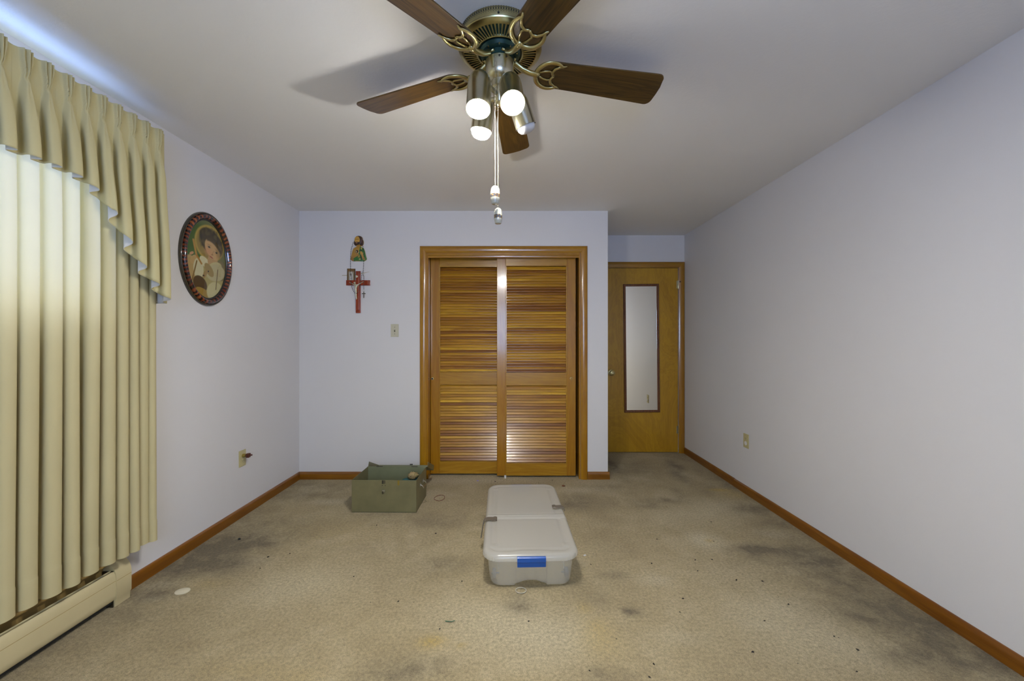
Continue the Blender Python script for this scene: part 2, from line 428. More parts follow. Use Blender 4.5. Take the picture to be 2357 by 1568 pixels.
def build_floor():
    x0, x1, y0, y1 = XL - T, XR + T, YR - T, D2 + T
    st = 0.018; nx = int((x1 - x0) / st); ny = int((y1 - y0) / st)
    gx, gy = np.meshgrid(np.linspace(x0, x1, nx), np.linspace(y0, y1, ny))
    cols = np.zeros((ny * nx, 3), dtype=np.float32); X = gx.ravel(); Y = gy.ravel()
    rng = np.random.RandomState(3)
    wob = 0
    for k in range(10):
        fx, fy = rng.uniform(-16, 16, 2); wob = wob + np.sin(fx * X + fy * Y + rng.uniform(0, 6)) * 0.10
    for px, py, rw, rh, ch, s in STAINS:
        cx, cy = floor_pt(px, py); d = cy
        rx = rw * d / F; ry = rh * d * d / (CAMZ * F)
        q = ((X - cx) / rx) ** 2 + ((Y - cy) / ry) ** 2
        cols[:, ch] += s * np.exp(-q * (1 + 0.6 * wob) * 0.9)
    # trodden grime along the walls
    cols[:, 0] += 0.30 * np.exp(-((X - XL) / 0.22) ** 2) * (0.6 + wob) * (Y > 1.2)
    cols[:, 0] += 0.34 * np.exp(-((XR - X) / 0.30) ** 2) * (0.7 + wob)
    cols = np.clip(cols, 0, 1)
    idx = np.arange(nx * ny).reshape(ny, nx)
    f = np.stack([idx[:-1, :-1], idx[:-1, 1:], idx[1:, 1:], idx[1:, :-1]], -1).reshape(-1, 4)
    v = np.stack([X, Y, np.zeros_like(X)], -1)
    b = len(v)      # underside, so that the floor has a thickness
    v = np.vstack([v, [(x0, y0, -.05), (x1, y0, -.05), (x1, y1, -.05), (x0, y1, -.05)]])
    me = bpy.data.meshes.new('floor'); me.from_pydata(v.tolist(), [], f.tolist() + [(b + 3, b + 2, b + 1, b)])
    paint(me, np.vstack([cols, np.zeros((4, 3))])); me.materials.append(M_CARPET)
    o = bpy.data.objects.new('floor', me); COL.objects.link(o); struct(o)
build_floor()

struct(MB().box(XL - T, XR + T, YR - T, D2 + T, H, H + 0.1).build('ceiling', M_CEIL))
w = MB()
y0, y1, z0, z1 = WIN_L
w.box(XL - T, XL, YR - T, y0, 0, H).box(XL - T, XL, y1, D2 + T, 0, H).box(XL - T, XL, y0, y1, 0, z0).box(XL - T, XL, y0, y1, z1, H)
struct(w.build('wall_left', M_WALL))
struct(MB().box(XR, XR + T, YR - T, D2 + T, 0, H).build('wall_right', M_WALL))
# closet front wall with its opening
CO = (-0.763, 0.612, 2.024)
w = MB(); w.box(XL, CO[0], D1, D1 + .10, 0, H).box(CO[1], XC, D1, D1 + .10, 0, H).box(CO[0], CO[1], D1, D1 + .10, CO[2], H)
struct(w.build('wall_closet_front', M_WALL))
struct(MB().box(XC - .10, XC, D1 + .10, D2, 0, H).build('wall_closet_side', M_WALL))
# door wall with the doorway
DX0, DX1, DTOP = 1.025, 1.838, 2.045
w = MB(); w.box(XL, DX0, D2, D2 + T, 0, H).box(DX1, XR, D2, D2 + T, 0, H).box(DX0, DX1, D2, D2 + T, DTOP, H)
struct(w.build('wall_door', M_WALL))
x0, x1, z0, z1 = WIN_FILL
w = MB(); w.box(XL, x0, YR - T, YR, 0, H).box(x1, XR, YR - T, YR, 0, H).box(x0, x1, YR - T, YR, 0, z0).box(x0, x1, YR - T, YR, z1, H)
struct(w.build('wall_rear', M_WALL))

# windows
def window(name, M, wdt, hgt, mull):
    r = empty(name); struct(r); r.matrix_world = M
    fw = 0.05
    m = MB(); m.box(-wdt/2, wdt/2, -.04, .04, -hgt/2, -hgt/2 + fw).box(-wdt/2, wdt/2, -.04, .04, hgt/2 - fw, hgt/2)
    m.box(-wdt/2, -wdt/2 + fw, -.04, .04, -hgt/2 + fw, hgt/2 - fw).box(wdt/2 - fw, wdt/2, -.04, .04, -hgt/2 + fw, hgt/2 - fw)
    m.build('window_frame', M_WHITE_FRAME, r, bevel=.004)
    n = mull; cw = (wdt - 2 * fw) / n
    for i in range(1, n):
        x = -wdt/2 + fw + cw * i
        MB().box(x - .018, x + .018, -.025, .025, -hgt/2 + fw, hgt/2 - fw).build('mullion', M_WHITE_FRAME, r, bevel=.003)
    for i in range(n):
        x = -wdt/2 + fw + cw * i
        MB().box(x + .018, x + cw - .018, -.002, .002, -hgt/2 + fw, hgt/2 - fw).build('pane', M_GLASS, r)
    return r
window('window_1', Matrix.Translation((XL - .06, (WIN_L[0] + WIN_L[1]) / 2, (WIN_L[2] + WIN_L[3]) / 2)) @ Matrix.Rotation(R(90), 4, 'Z'), WIN_L[1] - WIN_L[0], WIN_L[3] - WIN_L[2], 2)
window('window_fill', Matrix.Translation((0, YR - .06, (WIN_FILL[2] + WIN_FILL[3]) / 2)), WIN_FILL[1] - WIN_FILL[0], WIN_FILL[3] - WIN_FILL[2], 2)  # added out of view to brighten the closet wall and alcove

# baseboards (rounded top)
def baseboard(name, a, b, nrm, mat, h=0.066, th=0.014):
    a = Vector((a[0], a[1], 0)); b = Vector((b[0], b[1], 0)); nrm = Vector((nrm[0], nrm[1], 0))
    prof = [(0, 0), (th, 0), (th, h * .62), (th * .86, h * .82), (th * .55, h * .95), (th * .2, h), (0, h)]
    m = MB(); m.rings([[e + nrm * t + Vector((0, 0, z)) for t, z in prof] for e in (a, b)])
    return struct(m.build(name, mat, smooth=True))
baseboard('baseboard_left', (XL, 1.893), (XL, D1), (1, 0), M_BASE_Y)
baseboard('baseboard_left_rear', (XL, YR), (XL, -1.0), (1, 0), M_BASE_Y)
baseboard('baseboard_closet_front', (XL, D1), (-0.824, D1), (0, -1), M_BASE_X)
baseboard('baseboard_closet_corner', (0.675, D1), (XC + .014, D1), (0, -1), M_BASE_X)
baseboard('baseboard_closet_side', (XC, D1), (XC, D2), (1, 0), M_BASE_Y)
baseboard('baseboard_right', (XR, 3.332), (XR, D2 - .018), (-1, 0), M_BASE_Y, 0.066, 0.013)
baseboard('baseboard_right_front', (XR, YR), (XR, 3.328), (-1, 0), M_BASE_Y, 0.064, 0.016)

# casings, mitred
PROF = [(0, 0), (0, .010), (.006, .017), (.018, .020), (.040, .018), (.054, .011), (.060, .009), (.060, 0)]
def casing(name, a, b, inner, mat, y, m0=True, m1=True, sc=1.0):
    a = Vector((a[0], y, a[1])); b = Vector((b[0], y, b[1])); inn = Vector((inner[0], 0, inner[1])); al = (b - a).normalized()
    r0 = [a + inn * t * sc + al * (t * sc if m0 else 0) + Vector((0, -h, 0)) for t, h in PROF]
    r1 = [b + inn * t * sc - al * (t * sc if m1 else 0) + Vector((0, -h, 0)) for t, h in PROF]
    return struct(MB().rings([r0, r1]).build(name, mat, smooth=True))
casing('trim_1', (-0.823, 0), (-0.823, 2.084), (1, 0), M_CASING, D1, False, True)
casing('trim_2', (-0.823, 2.084), (0.674, 2.084), (0, -1), M_CASING_H, D1)
casing('trim_3', (0.674, 2.084), (0.674, 0), (-1, 0), M_CASING, D1, True, False)
# closet jambs and track fascia
struct(MB().box(CO[0] - .001, CO[0] + .014, D1 - .004, D1 + .15, 0, CO[2]).build('trim_4', M_STILE, bevel=.002))
struct(MB().box(CO[1] - .014, CO[1] + .001, D1 - .004, D1 + .15, 0, CO[2]).build('trim_5', M_STILE, bevel=.002))
m = MB(); prof = [(0, 0), (-.012, 0), (-.016, .008), (-.016, .018), (-.010, .024), (-.010, .045), (0, .045)]
m.rings([[Vector((x, D1 + .006 + p, 1.979 + q)) for p, q in prof] for x in (CO[0] + .014, CO[1] - .014)])
struct(m.build('trim_6', M_CASING_H, smooth=True))
struct(MB().box(CO[0] + .014, CO[1] - .014, D1 + .012, D1 + .15, 2.004, CO[2]).build('trim_7', M_DARK))
# bedroom door casing
casing('trim_8', (XR - .001, 2.105), (XR - .001, 0), (-1, 0), M_CASING, D2, True, False, 1.06)
casing('trim_9', (XC, 2.105), (XR - .001, 2.105), (0, -1), M_CASING_H, D2, False, True, 1.06)
casing('trim_10', (DX0 - .060, 0), (DX0 - .060, 2.045), (1, 0), M_CASING, D2, False, False)

# ------------------------------------------------------------------ bedroom door
door = empty('door_1', ((DX0 + DX1) / 2, D2 + .012, 0)); struct(door)
hw = (DX1 - DX0) / 2
MB().box(-hw + .004, hw - .003, 0, .038, .006, DTOP - .004).build('door_slab', M_VENEER, door, bevel=.002)
MB().box(-hw, hw, .039, .055, 0, DTOP).build('door_stop', M_STILE, door)
for zz in (1.857, 0.255):
    m = MB(); m.lathe([(.0062, -.045), (.0062, .045)], 10, Matrix.Translation((hw - .002, -.012, zz)))
    m.sphere((hw - .002, -.012, zz + .048), .005); m.sphere((hw - .002, -.012, zz - .048), .005)
    m.box(hw - .02, hw - .003, -.004, .002, zz - .043, zz + .043)
    m.build('hinge', M_BRASSG, door, smooth=True)
MB().tube([(hw + .004, -.022, 1.885), (hw + .035, -.024, 1.89)], [.008, .005], 8).build('hinge_pin_stop', M_BLACK, door)
kx, kz = P(1407, 858, D2).x - (DX0 + DX1) / 2, P(1407, 858, D2).z
KM = Matrix.Translation((kx, 0, kz)) @ Matrix.Rotation(R(90), 4, 'X')
kn = MB().lathe([(.034, 0), (.034, .004), (.030, .008), (.014, .010), (.011, .030), (.014, .034), (.026, .042), (.030, .052), (.028, .062), (.018, .068), (.008, .069)], 24, KM).build('door_knob', M_BRASS, door, smooth=True)
MB().lathe([(.0075, .069), (.0065, .072)], 12, KM).build('lock_button', M_BRASSG, kn, smooth=True)

# mirror hung on the door
mir = empty('door_mirror', ((P(1478.5, 800, D2).x), D2 + .012, 0.446))
mir.rotation_euler = (0, R(-0.55), 0)
tag(mir, 'tall narrow mirror in thin dark wood frame fixed to the veneer door', 'mirror')
mw, mh = 0.197, 1.418
def mframe(a, b, inner, mat):
    a = Vector((a[0], 0, a[1])); b = Vector((b[0], 0, b[1])); inn = Vector((inner[0], 0, inner[1])); al = (b - a).normalized()
    pr = [(0, 0), (0, .010), (.006, .015), (.016, .014), (.020, .009), (.027, .008), (.027, 0)]
    MB().rings([[a + inn * t + al * t + Vector((0, -h, 0)) for t, h in pr], [b + inn * t - al * t + Vector((0, -h, 0)) for t, h in pr]]).build('frame_strip', mat, mir, smooth=True)
mframe((-mw, 0), (-mw, mh), (1, 0), M_MFRAME); mframe((mw, mh), (mw, 0), (-1, 0), M_MFRAME)
mframe((-mw, mh), (mw, mh), (0, -1), M_MFRAME); mframe((mw, 0), (-mw, 0), (0, 1), M_MFRAME)
MB().box(-mw + .024, mw - .024, -.006, -.001, .024, mh - .024).build('mirror_glass', M_MIRROR, mir)

# ------------------------------------------------------------------ closet louvre doors
SLW = 0.55
def slat_mesh():
    m = MB(); Mx = Matrix.Rotation(R(62), 4, 'X')      # lower edge comes forward
    pr = [(-.0172, -.0022), (-.0150, -.0032), (.0150, -.0032), (.0172, -.0022), (.0172, .0022), (.0150, .0032), (-.0150, .0032), (-.0172, .0022)]
    m.rings([[Mx @ Vector((x, p, q)) for p, q in pr] for x in (-SLW / 2, SLW / 2)])
    o = m.build('slat', M_SLAT); me = o.data; bpy.data.objects.remove(o); return me
SLAT = slat_mesh()
def louvre_door(name, x0, x1, y, ztop, pull_x):
    r = empty(name, ((x0 + x1) / 2, y, 0)); struct(r); hw = (x1 - x0) / 2; st = .080; th = .030
    zb = .016
    for s in (-1, 1):
        a, b = sorted((s * hw, s * (hw - st)))
        MB().box(a, b, 0, th, zb, ztop).build('stile', M_STILE, r, bevel=.0025)
    for z0, z1 in ((1.915, ztop), (.832, .950), (zb, .130)):
        MB().box(-hw + st, hw - st, .001, th - .001, z0, z1).build('rail', M_RAIL, r, bevel=.002)
    for z0, z1, n in ((.950, 1.915, 38), (.130, .832, 27)):
        p = (z1 - z0 - .012) / n
        for k in range(n):
            s = bpy.data.objects.new('slat', SLAT); COL.objects.link(s); s.parent = r
            s.location = (0, .0155, z0 + .006 + (k + .5) * p); s.scale = ((2 * (hw - st) - .002) / SLW, 1, 1)
        for s in (-1, 1):      # slim bead on each side of the slats
            x = s * (hw - st - .004)
            MB().box(x - .004, x + .004, -.0005, .006, z0, z1).build('bead', M_RAIL, r)
    KM = Matrix.Translation((pull_x - (x0 + x1) / 2, 0, P(0, 872, y).z)) @ Matrix.Rotation(R(90), 4, 'X')
    p = MB().lathe([(.0125, -.002), (.0125, .0022), (.0095, .0030), (.0085, -.006), (.0, -.007)], 18, KM, cap1=False).build('finger_pull', M_BRASS, r, smooth=True)
    return r, KM
dr, KM = louvre_door('door_2', -0.747, -0.050, 3.590, 2.0, P(995, 0, 3.59).x)
MB().lathe([(.0078, .0018), (.0, .0026)], 14, KM, cap1=False).build('pull_hole', M_DARK, dr)
louvre_door('door_3', -0.1365, 0.577, 3.537, 2.0, P(1315, 0, 3.537).x)
g = MB(); gx = P(1163, 0, 3.52).x
g.box(gx - .009, gx + .009, 3.512, 3.536, 0, .006).box(gx - .009, gx + .009, 3.512, 3.519, .006, .028)
tag(g.build('floor_guide', M_WHITEPL, bevel=.002), 'small white plastic sliding door guide standing on carpet under louvered closet door', 'door guide')

# ================================================================== CURTAINS
random.seed(11)
EDGES = [1.957, 1.917, 1.866, 1.814, 1.748, 1.675, 1.608, 1.538, 1.461, 1.395]
while EDGES[-1] > 0.0: EDGES.append(EDGES[-1] - random.uniform(.060, .076))

def cloth_obj(name, V, mat, solid=None, smooth_all=True):
    ny, nx = V.shape[:2]; idx = np.arange(nx * ny).reshape(ny, nx)
    f = np.stack([idx[:-1, :-1], idx[:-1, 1:], idx[1:, 1:], idx[1:, :-1]], -1).reshape(-1, 4)
    me = bpy.data.meshes.new(name); me.from_pydata(V.reshape(-1, 3).tolist(), [], f.tolist())
    for p in me.polygons: p.use_smooth = True
    me.materials.append(mat)
    o = bpy.data.objects.new(name, me); COL.objects.link(o)
    if solid:
        me.materials.append(solid)
        md = o.modifiers.new('thickness', 'SOLIDIFY'); md.thickness = 0.0012; md.offset = -1; md.material_offset = 1; md.material_offset_rim = 1
    return o

def build_drape():
    per = 22; N = len(EDGES) - 1
    ph = np.linspace(-0.35, N, int(N * per)); rows = 46
    s = np.interp(ph, np.arange(N + 1), EDGES); s[ph < 0] = EDGES[0] - ph[ph < 0] * .05
    rng = np.random.RandomState(5); amp = rng.uniform(.8, 1.2, N + 3); skew = rng.uniform(-1, 1, N + 3)
    V = np.zeros((rows, len(ph), 3))
    zs = list(np.linspace(2.265, .36, rows - 8)) + [.347, .343, .339, .32, .30, .28, .26, .24]
    for r in range(rows):
        z = zs[r]; t = (2.265 - z) / (2.265 - .24)
        a = np.interp(ph + 1, np.arange(N + 3), amp); k = np.interp(ph + 1, np.arange(N + 3), skew)
        A = .034 * a * (0.75 + 0.25 * smooth(0, .3, t)); th = 2 * PI * (ph + .06 * k * np.sin(2.2 * t + 3 * k))
        x = -1.822 + A * np.cos(th) + .006 * k * np.sin(4 * t) + .0022 * float(smooth(.347, .339, z)) * np.cos(th)
        y = s - (.0085 * np.sin(2 * th) + .0075 * np.sin(th)) * (1 + .2 * k) + .006 * k * t - .010 * t * smooth(2.0, 1.7, s) * 0
        zz = np.full_like(x, z)
        if r >= rows - 1: zz = zz + .004 * np.sin(ph * 1.7)
        V[r, :, 0] = x; V[r, :, 1] = y; V[r, :, 2] = zz
    o = cloth_obj('drape', V, M_DRAPE)
    tag(o, 'long cream khaki drape hanging in deep folds under the pleated valance', 'curtain')
    # hem line: narrow stitched tape near the bottom
    return o
build_drape()

def build_valance():
    p0 = [1.953, 1.883, 1.818, 1.749, 1.684, 1.620, 1.554, 1.484, 1.420, 1.344]
    while p0[-1] > 0.05: p0.append(p0[-1] - .067)
    N = len(p0); per = 44
    cen = np.array(p0); ext = np.concatenate([[cen[0] + .067], cen, [cen[-1] - .067]])
    ph = np.linspace(-0.52, N - .5, int((N) * per)); s = np.interp(ph + 1, np.arange(N + 2), ext)
    bs = [-.2, .15, .30, .45, .60, 1.33, 1.40, 1.4823, 1.535, 1.5955, 1.6545, 1.701, 1.7665, 1.8456, 1.9466, 2.0]
    bz = [1.44, 1.66, 1.86, 1.90, 1.90, 1.905, 1.905, 1.905, 1.902, 1.890, 1.850, 1.775, 1.665, 1.555, 1.455, 1.420]
    zb = np.interp(s, bs, bz)
    rng = np.random.RandomState(2); jit = rng.uniform(-1, 1, N + 3)
    kk = np.round(ph).astype(int); delta = np.interp(ph - kk + .5, [0, 1], [.067 / 2, -.067 / 2])
    fr = ph - kk                      # -0.5..0.5, 0 at the pleat
    j = jit[np.clip(kk + 1, 0, N + 2)]
    rows = 54; V = np.zeros((rows, len(ph), 3)); ZT = 2.292
    for r in range(rows):
        u = r / (rows - 1); t = u * (ZT - zb)            # metres below the top
        tp = .100
        # header: three fingers, gathered at the pinch
        head = 1 - smooth(tp - .012, tp + .015, t)
        wdt = .27 - .15 * smooth(.01, tp, t)
        fing = np.exp(-(np.abs(fr) / wdt) ** 4) * (.006 + .015 * (0.5 + 0.5 * np.cos(2 * PI * fr / (wdt * .72))))
        # below the pinch: flaring fold
        low = smooth(tp - .02, tp + .16, t)
        wl = .10 + .16 * smooth(tp - .01, tp + .15, t)
        lobe = np.exp(-(np.abs(fr) / wl) ** 2.4) * (.021 + .013 * low + .016 * smooth(.45, 1.0, u))
        pinch = np.exp(-((t - tp) / .012) ** 2) * np.exp(-(fr / .14) ** 2) * .006
        cre = -.006 * np.exp(-(fr / .05) ** 2) * np.exp(-((t - tp - .04) / .05) ** 2)
        x = -1.768 + head * fing + (1 - head) * lobe - pinch + cre
        x = x + .012 * smooth(.15, .6, t) * (ph < 4) + .002 * j * np.sin(9 * t)
        th = 2 * PI * fr
        y = s - .0105 * low * np.sin(2 * th) * (1 + .15 * j) + .004 * j * low + head * .0
        V[r, :, 0] = x; V[r, :, 1] = y; V[r, :, 2] = ZT - t + .003 * np.cos(th) * head
    # returns to the wall at both ends
    ks = np.linspace(1, 0, 6)
    def ret(col): 
        a = np.zeros((rows, 6, 3)); 
        for i, q in enumerate(ks[:-1] if False else ks): a[:, i] = col; a[:, i, 0] = -1.888 + (col[:, 0] + 1.888) * (1 - q)
        return a
    L = ret(V[:, 0])[:, :-1]; Rr = ret(V[:, -1])[:, ::-1][:, 1:]
    V = np.concatenate([L, V, Rr], 1)
    o = cloth_obj('valance', V, M_VALANCE, M_LINING)
    tag(o, 'khaki pinch pleated valance with white lining and stepped cascade end under ceiling', 'valance')
    return o
build_valance()

rod = empty('curtain_rod', (XL, 1.0, 2.25)); tag(rod, 'white double curtain rod hidden behind the pleated valance', 'curtain rod')
for xx, zz in ((.075, .032), (.125, .032)):
    MB().box(xx - .003, xx + .003, -1.0, .955, zz - .012, zz + .012).build('rod', M_WHITE_FRAME, rod, bevel=.002)
for yy in (-.95, 0, .93):
    m = MB(); m.box(.0, .006, yy - .012, yy + .012, -.01, .05).box(.006, .128, yy - .006, yy + .006, .040, .048)
    m.build('bracket', M_WHITE_FRAME, rod)

# ================================================================== BASEBOARD HEATER
ht = empty('baseboard_heater', (XL, 1.89, 0)); tag(ht, 'long cream enamel baseboard heater on the carpet under the drape', 'heater')
def hring(prof, y): return [Vector((a, y, b)) for a, b in prof]
YH0, YH1 = -2.85, -.072          # local y of the panel run
m = MB(); pr = [(.052, .030), (.060, .040), (.0625, .060), (.0625, .128), (.0605, .148), (.054, .164), (.051, .166), (.050, .162), (.056, .146), (.058, .128), (.058, .060), (.050, .034)]
m.rings([hring(pr, YH0), hring(pr, YH1)]); fp = m.build('front_panel', M_HEATER, ht, smooth=True)
MB().box(.0622, .0628, YH0, YH1, .1205, .1222).build('panel_crease', M_HEATTAN, fp)
m = MB(); m.box(.0, .004, YH0, YH1, .02, .195)
pr = [(.0, .195), (.0, .200), (.018, .200), (.0225, .195), (.0225, .190), (.017, .195)]
m.rings([hring(pr, YH0), hring(pr, YH1)]); m.build('back_plate', M_HEATTAN, ht)
pr = [(.0385, .166), (.0405, .171), (.0450, .169), (.0430, .163)]
MB().rings([hring(pr, YH0), hring(pr, YH1 - .004)]).build('damper', M_HEATER, ht)
MB().box(.006, .048, YH0, YH1, .018, .140).build('fin_core', M_DARK, ht)
for yy in (-.075, -.9, -1.7, -2.5):
    MB().box(.004, .054, yy - .002, yy + .002, .0, .168).build('bracket', M_DKSTEEL, ht)
m = MB(); pr = [(.0, .0), (.058, .0), (.060, .030), (.066, .040), (.0665, .128), (.064, .152), (.055, .174), (.040, .192), (.024, .201), (.0, .203)]
m.rings([hring(pr, -.072), hring(pr, .0)]); cp = m.build('end_cap', M_HEATER, ht, smooth=True)
MB().box(.0664, .0670, -.070, -.001, .1205, .1222).build('cap_crease', M_HEATTAN, cp)

# ================================================================== WALL PLATES
def plate(name, loc, rz, label, mat, kind):
    """local frame: x across, -y out of the wall, z up"""
    r = empty(name, loc, rz); tag(r, label, 'outlet' if kind != 'switch' else 'light switch')
    MB().box(-.035, .035, -.005, 0, -.057, .057).build('cover_plate', mat, r, bevel=.003, seg=3)
    if kind == 'switch':
        MB().box(-.005, .005, -.0054, -.004, -.012, .012).build('toggle_slot', M_DKSTEEL, r)
        MB().box(-.004, .004, -.016, -.004, .0, .008, Matrix.Rotation(R(-18), 4, 'X')).build('toggle', mat, r, bevel=.001)
        zs = (.030, -.030)
    else:
        for zz in ((.0195, -.0195) if kind == 'open' else (.0195,)):
            Mx = Matrix.Translation((0, -.005, zz)) @ Matrix.Rotation(R(90), 4, 'X')
            poly = [(.0168 * math.cos(a), min(.0135, max(-.0135, .0168 * math.sin(a)))) for a in [2 * PI * i / 28 for i in range(28)]]
            rc = MB().prism(poly, 0, .0018, Mx).build('receptacle', mat, r)
            for sx in (-.0063, .0063):
                MB().box(sx - .0011, sx + .0011, -.0073, -.0066, zz - .002, zz + .0065).build('slot', M_BLACK, rc)
            MB().lathe([(.0023, 0), (.0023, .0006)], 8, Matrix.Translation((0, -.0067, zz - .008)) @ Matrix.Rotation(R(90), 4, 'X')).build('ground_hole', M_BLACK, rc)
        zs = (0.0,)
    for zz in zs:
        MB().lathe([(.003, 0), (.0026, .001)], 10, Matrix.Translation((0, -.005, zz)) @ Matrix.Rotation(R(90), 4, 'X')).build('screw', M_DKSTEEL if kind == 'switch' else M_BRASS, r)
    return r
plate('light_switch', P(908.8, 761, D1), 0, 'pale ivory toggle light switch on wall beside closet', M_IVORYW, 'switch')
dl = 900 * 1.905 / 621.5
ol = plate('wall_outlet', (XL, dl, P(0, 1055, dl).z), R(90), 'yellowed ivory wall outlet with a brown plug adapter in it', M_IVORY, 'open')
drr = 900 * 1.9 / 539.5
orr = plate('wall_outlet', (XR, drr, P(0, 1015, drr).z), R(-90), 'ivory wall outlet with one white safety cap fitted', M_IVORY, 'half')
ad = empty('plug_adapter', (XL + .0066, dl, ol.location.z + .0195), R(90)); tag(ad, 'brown plug adapter with yellow base pushed into the yellowed outlet', 'adapter')
MB().lathe([(.012, 0), (.012, .016), (.009, .020)], 14, Matrix.Rotation(R(90), 4, 'X')).build('yellow_base', M_TAPE, ad, smooth=True)
M_BROWNPL = plain('brown_plastic', (0.085, 0.022, 0.010), 0.4)
m = MB(); m.lathe([(.006, .018), (.006, .030)], 12, Matrix.Rotation(R(90), 4, 'X'))
m.box(-.012, .012, -.048, -.028, -.014, .015); m.build('adapter_body', M_BROWNPL, ad, bevel=.002)
MB().lathe([(.0062, .048), (.0055, .064), (.004, .066)], 12, Matrix.Translation((0, 0, .003)) @ Matrix.Rotation(R(90), 4, 'X')).build('adapter_stub', M_BROWNPL, ad, smooth=True)
MB().tube([(-.018, -.036, .0), (-.012, -.036, .0)], .005, 8).build('side_pin', M_BROWNPL, ad)
cap = MB().lathe([(.0165, 0), (.0165, .003), (.014, .0045), (.005, .0048)], 24, Matrix.Rotation(R(90), 4, 'X')).build('safety_cap', M_WHITEPL, None, smooth=True)
cap.location = (XR - .005, drr, orr.location.z - .0195); cap.rotation_euler = (0, 0, R(-90))
tag(cap, 'round white safety cap plugged into lower half of ivory outlet', 'safety cap')

# ================================================================== OVAL PICTURE
pd = 2.436
pic = empty('oval_picture', (XL, pd, 1.745), R(90)); tag(pic, 'oval framed print of a haloed child on green with tortoiseshell frame', 'picture')
AX, AZ = 0.207, 0.290
def oval_ring(prof, n=96):
    rs = []
    for i in range(n):
        a = 2 * PI * i / n; ca, sa = math.cos(a), math.sin(a)
        rs.append([Vector(((AX - t) * ca, -h, (AZ - t) * sa)) for t, h in prof])
    return rs
def mat_tortoise():
    t = NT('tortoiseshell'); v = t.obj()
    sp = t.n('ShaderNodeSeparateXYZ'); t.link(v, sp.inputs[0])
    ang = t.n('ShaderNodeMath', operation='ARCTAN2'); t.link(sp.outputs[2], ang.inputs[0]); t.link(sp.outputs[0], ang.inputs[1])
    n = t.noise(v, 22, 3); wob = t.math('ADD', t.math('MULTIPLY', ang.outputs[0], 54.0), t.math('MULTIPLY', n, 7.0))
    s = t.math('MULTIPLY', t.math('ADD', t.math('SINE', wob), 1.0), 0.5)
    g = t.math('MULTIPLY', s, t.ramp(t.noise(v, 7, 3), [(0.35, 0.25), (0.65, 1.0)]))
    c = t.ramp(g, [(0.12, (0.006, 0.002, 0.002)), (0.45, (0.13, 0.020, 0.006)), (0.9, (0.30, 0.085, 0.022))])
    return t.done(t.bsdf(c, 0.14, 0, None, coat=0.8))
M_TORT = mat_tortoise()
def closed_sweep(rs, name, mat, parent):
    m = MB(); n = len(rs); k = len(rs[0]); vs = [q for r in rs for q in r]; fs = []
    for i in range(n):
        for q in range(k - 1):
            i2 = (i + 1) % n; fs.append((i * k + q, i2 * k + q, i2 * k + q + 1, i * k + q + 1))
    m.add(vs, fs); return m.build(name, mat, parent, smooth='all')
closed_sweep(oval_ring([(0, 0), (0, .010), (.003, .016), (.007, .018), (.011, .016), (.013, .013)]), 'outer_rim', plain('black_gilt_rim', (0.035, 0.026, 0.012), 0.18, coat=0.6), pic)
closed_sweep(oval_ring([(.013, .012), (.016, .022), (.022, .028), (.030, .029), (.036, .024), (.040, .017), (.042, .013)]), 'tortoise_moulding', M_TORT, pic)
closed_sweep(oval_ring([(.042, .012), (.045, .015), (.049, .013), (.051, .008), (.052, .004)]), 'inner_lip', plain('black_lip', (0.015, 0.012, 0.008), 0.2, coat=0.5), pic)

def ell(U, Vv, cx, cy, rx, ry, rot=0, soft=.06):
    c, s = math.cos(rot), math.sin(rot); a = (U - cx); b = (Vv - cy)
    q = np.sqrt(((a * c + b * s) / rx) ** 2 + ((-a * s + b * c) / ry) ** 2)
    return 1 - smooth(1 - soft, 1 + soft, q)
def seg_mask(U, Vv, x0, y0, x1, y1, w, asp=1.0, soft=.4):
    dx, dy = x1 - x0, (y1 - y0) * asp; t = np.clip(((U - x0) * dx + (Vv - y0) * asp * dy) / (dx * dx + dy * dy), 0, 1)
    q = np.sqrt((U - x0 - t * dx) ** 2 + ((Vv - y0) * asp - t * dy) ** 2)
    return 1 - smooth(w * (1 - soft), w * (1 + soft), q)
def over(C, mask, col):
    c = np.array(lin(col)); return C * (1 - mask[:, None]) + c * mask[:, None]

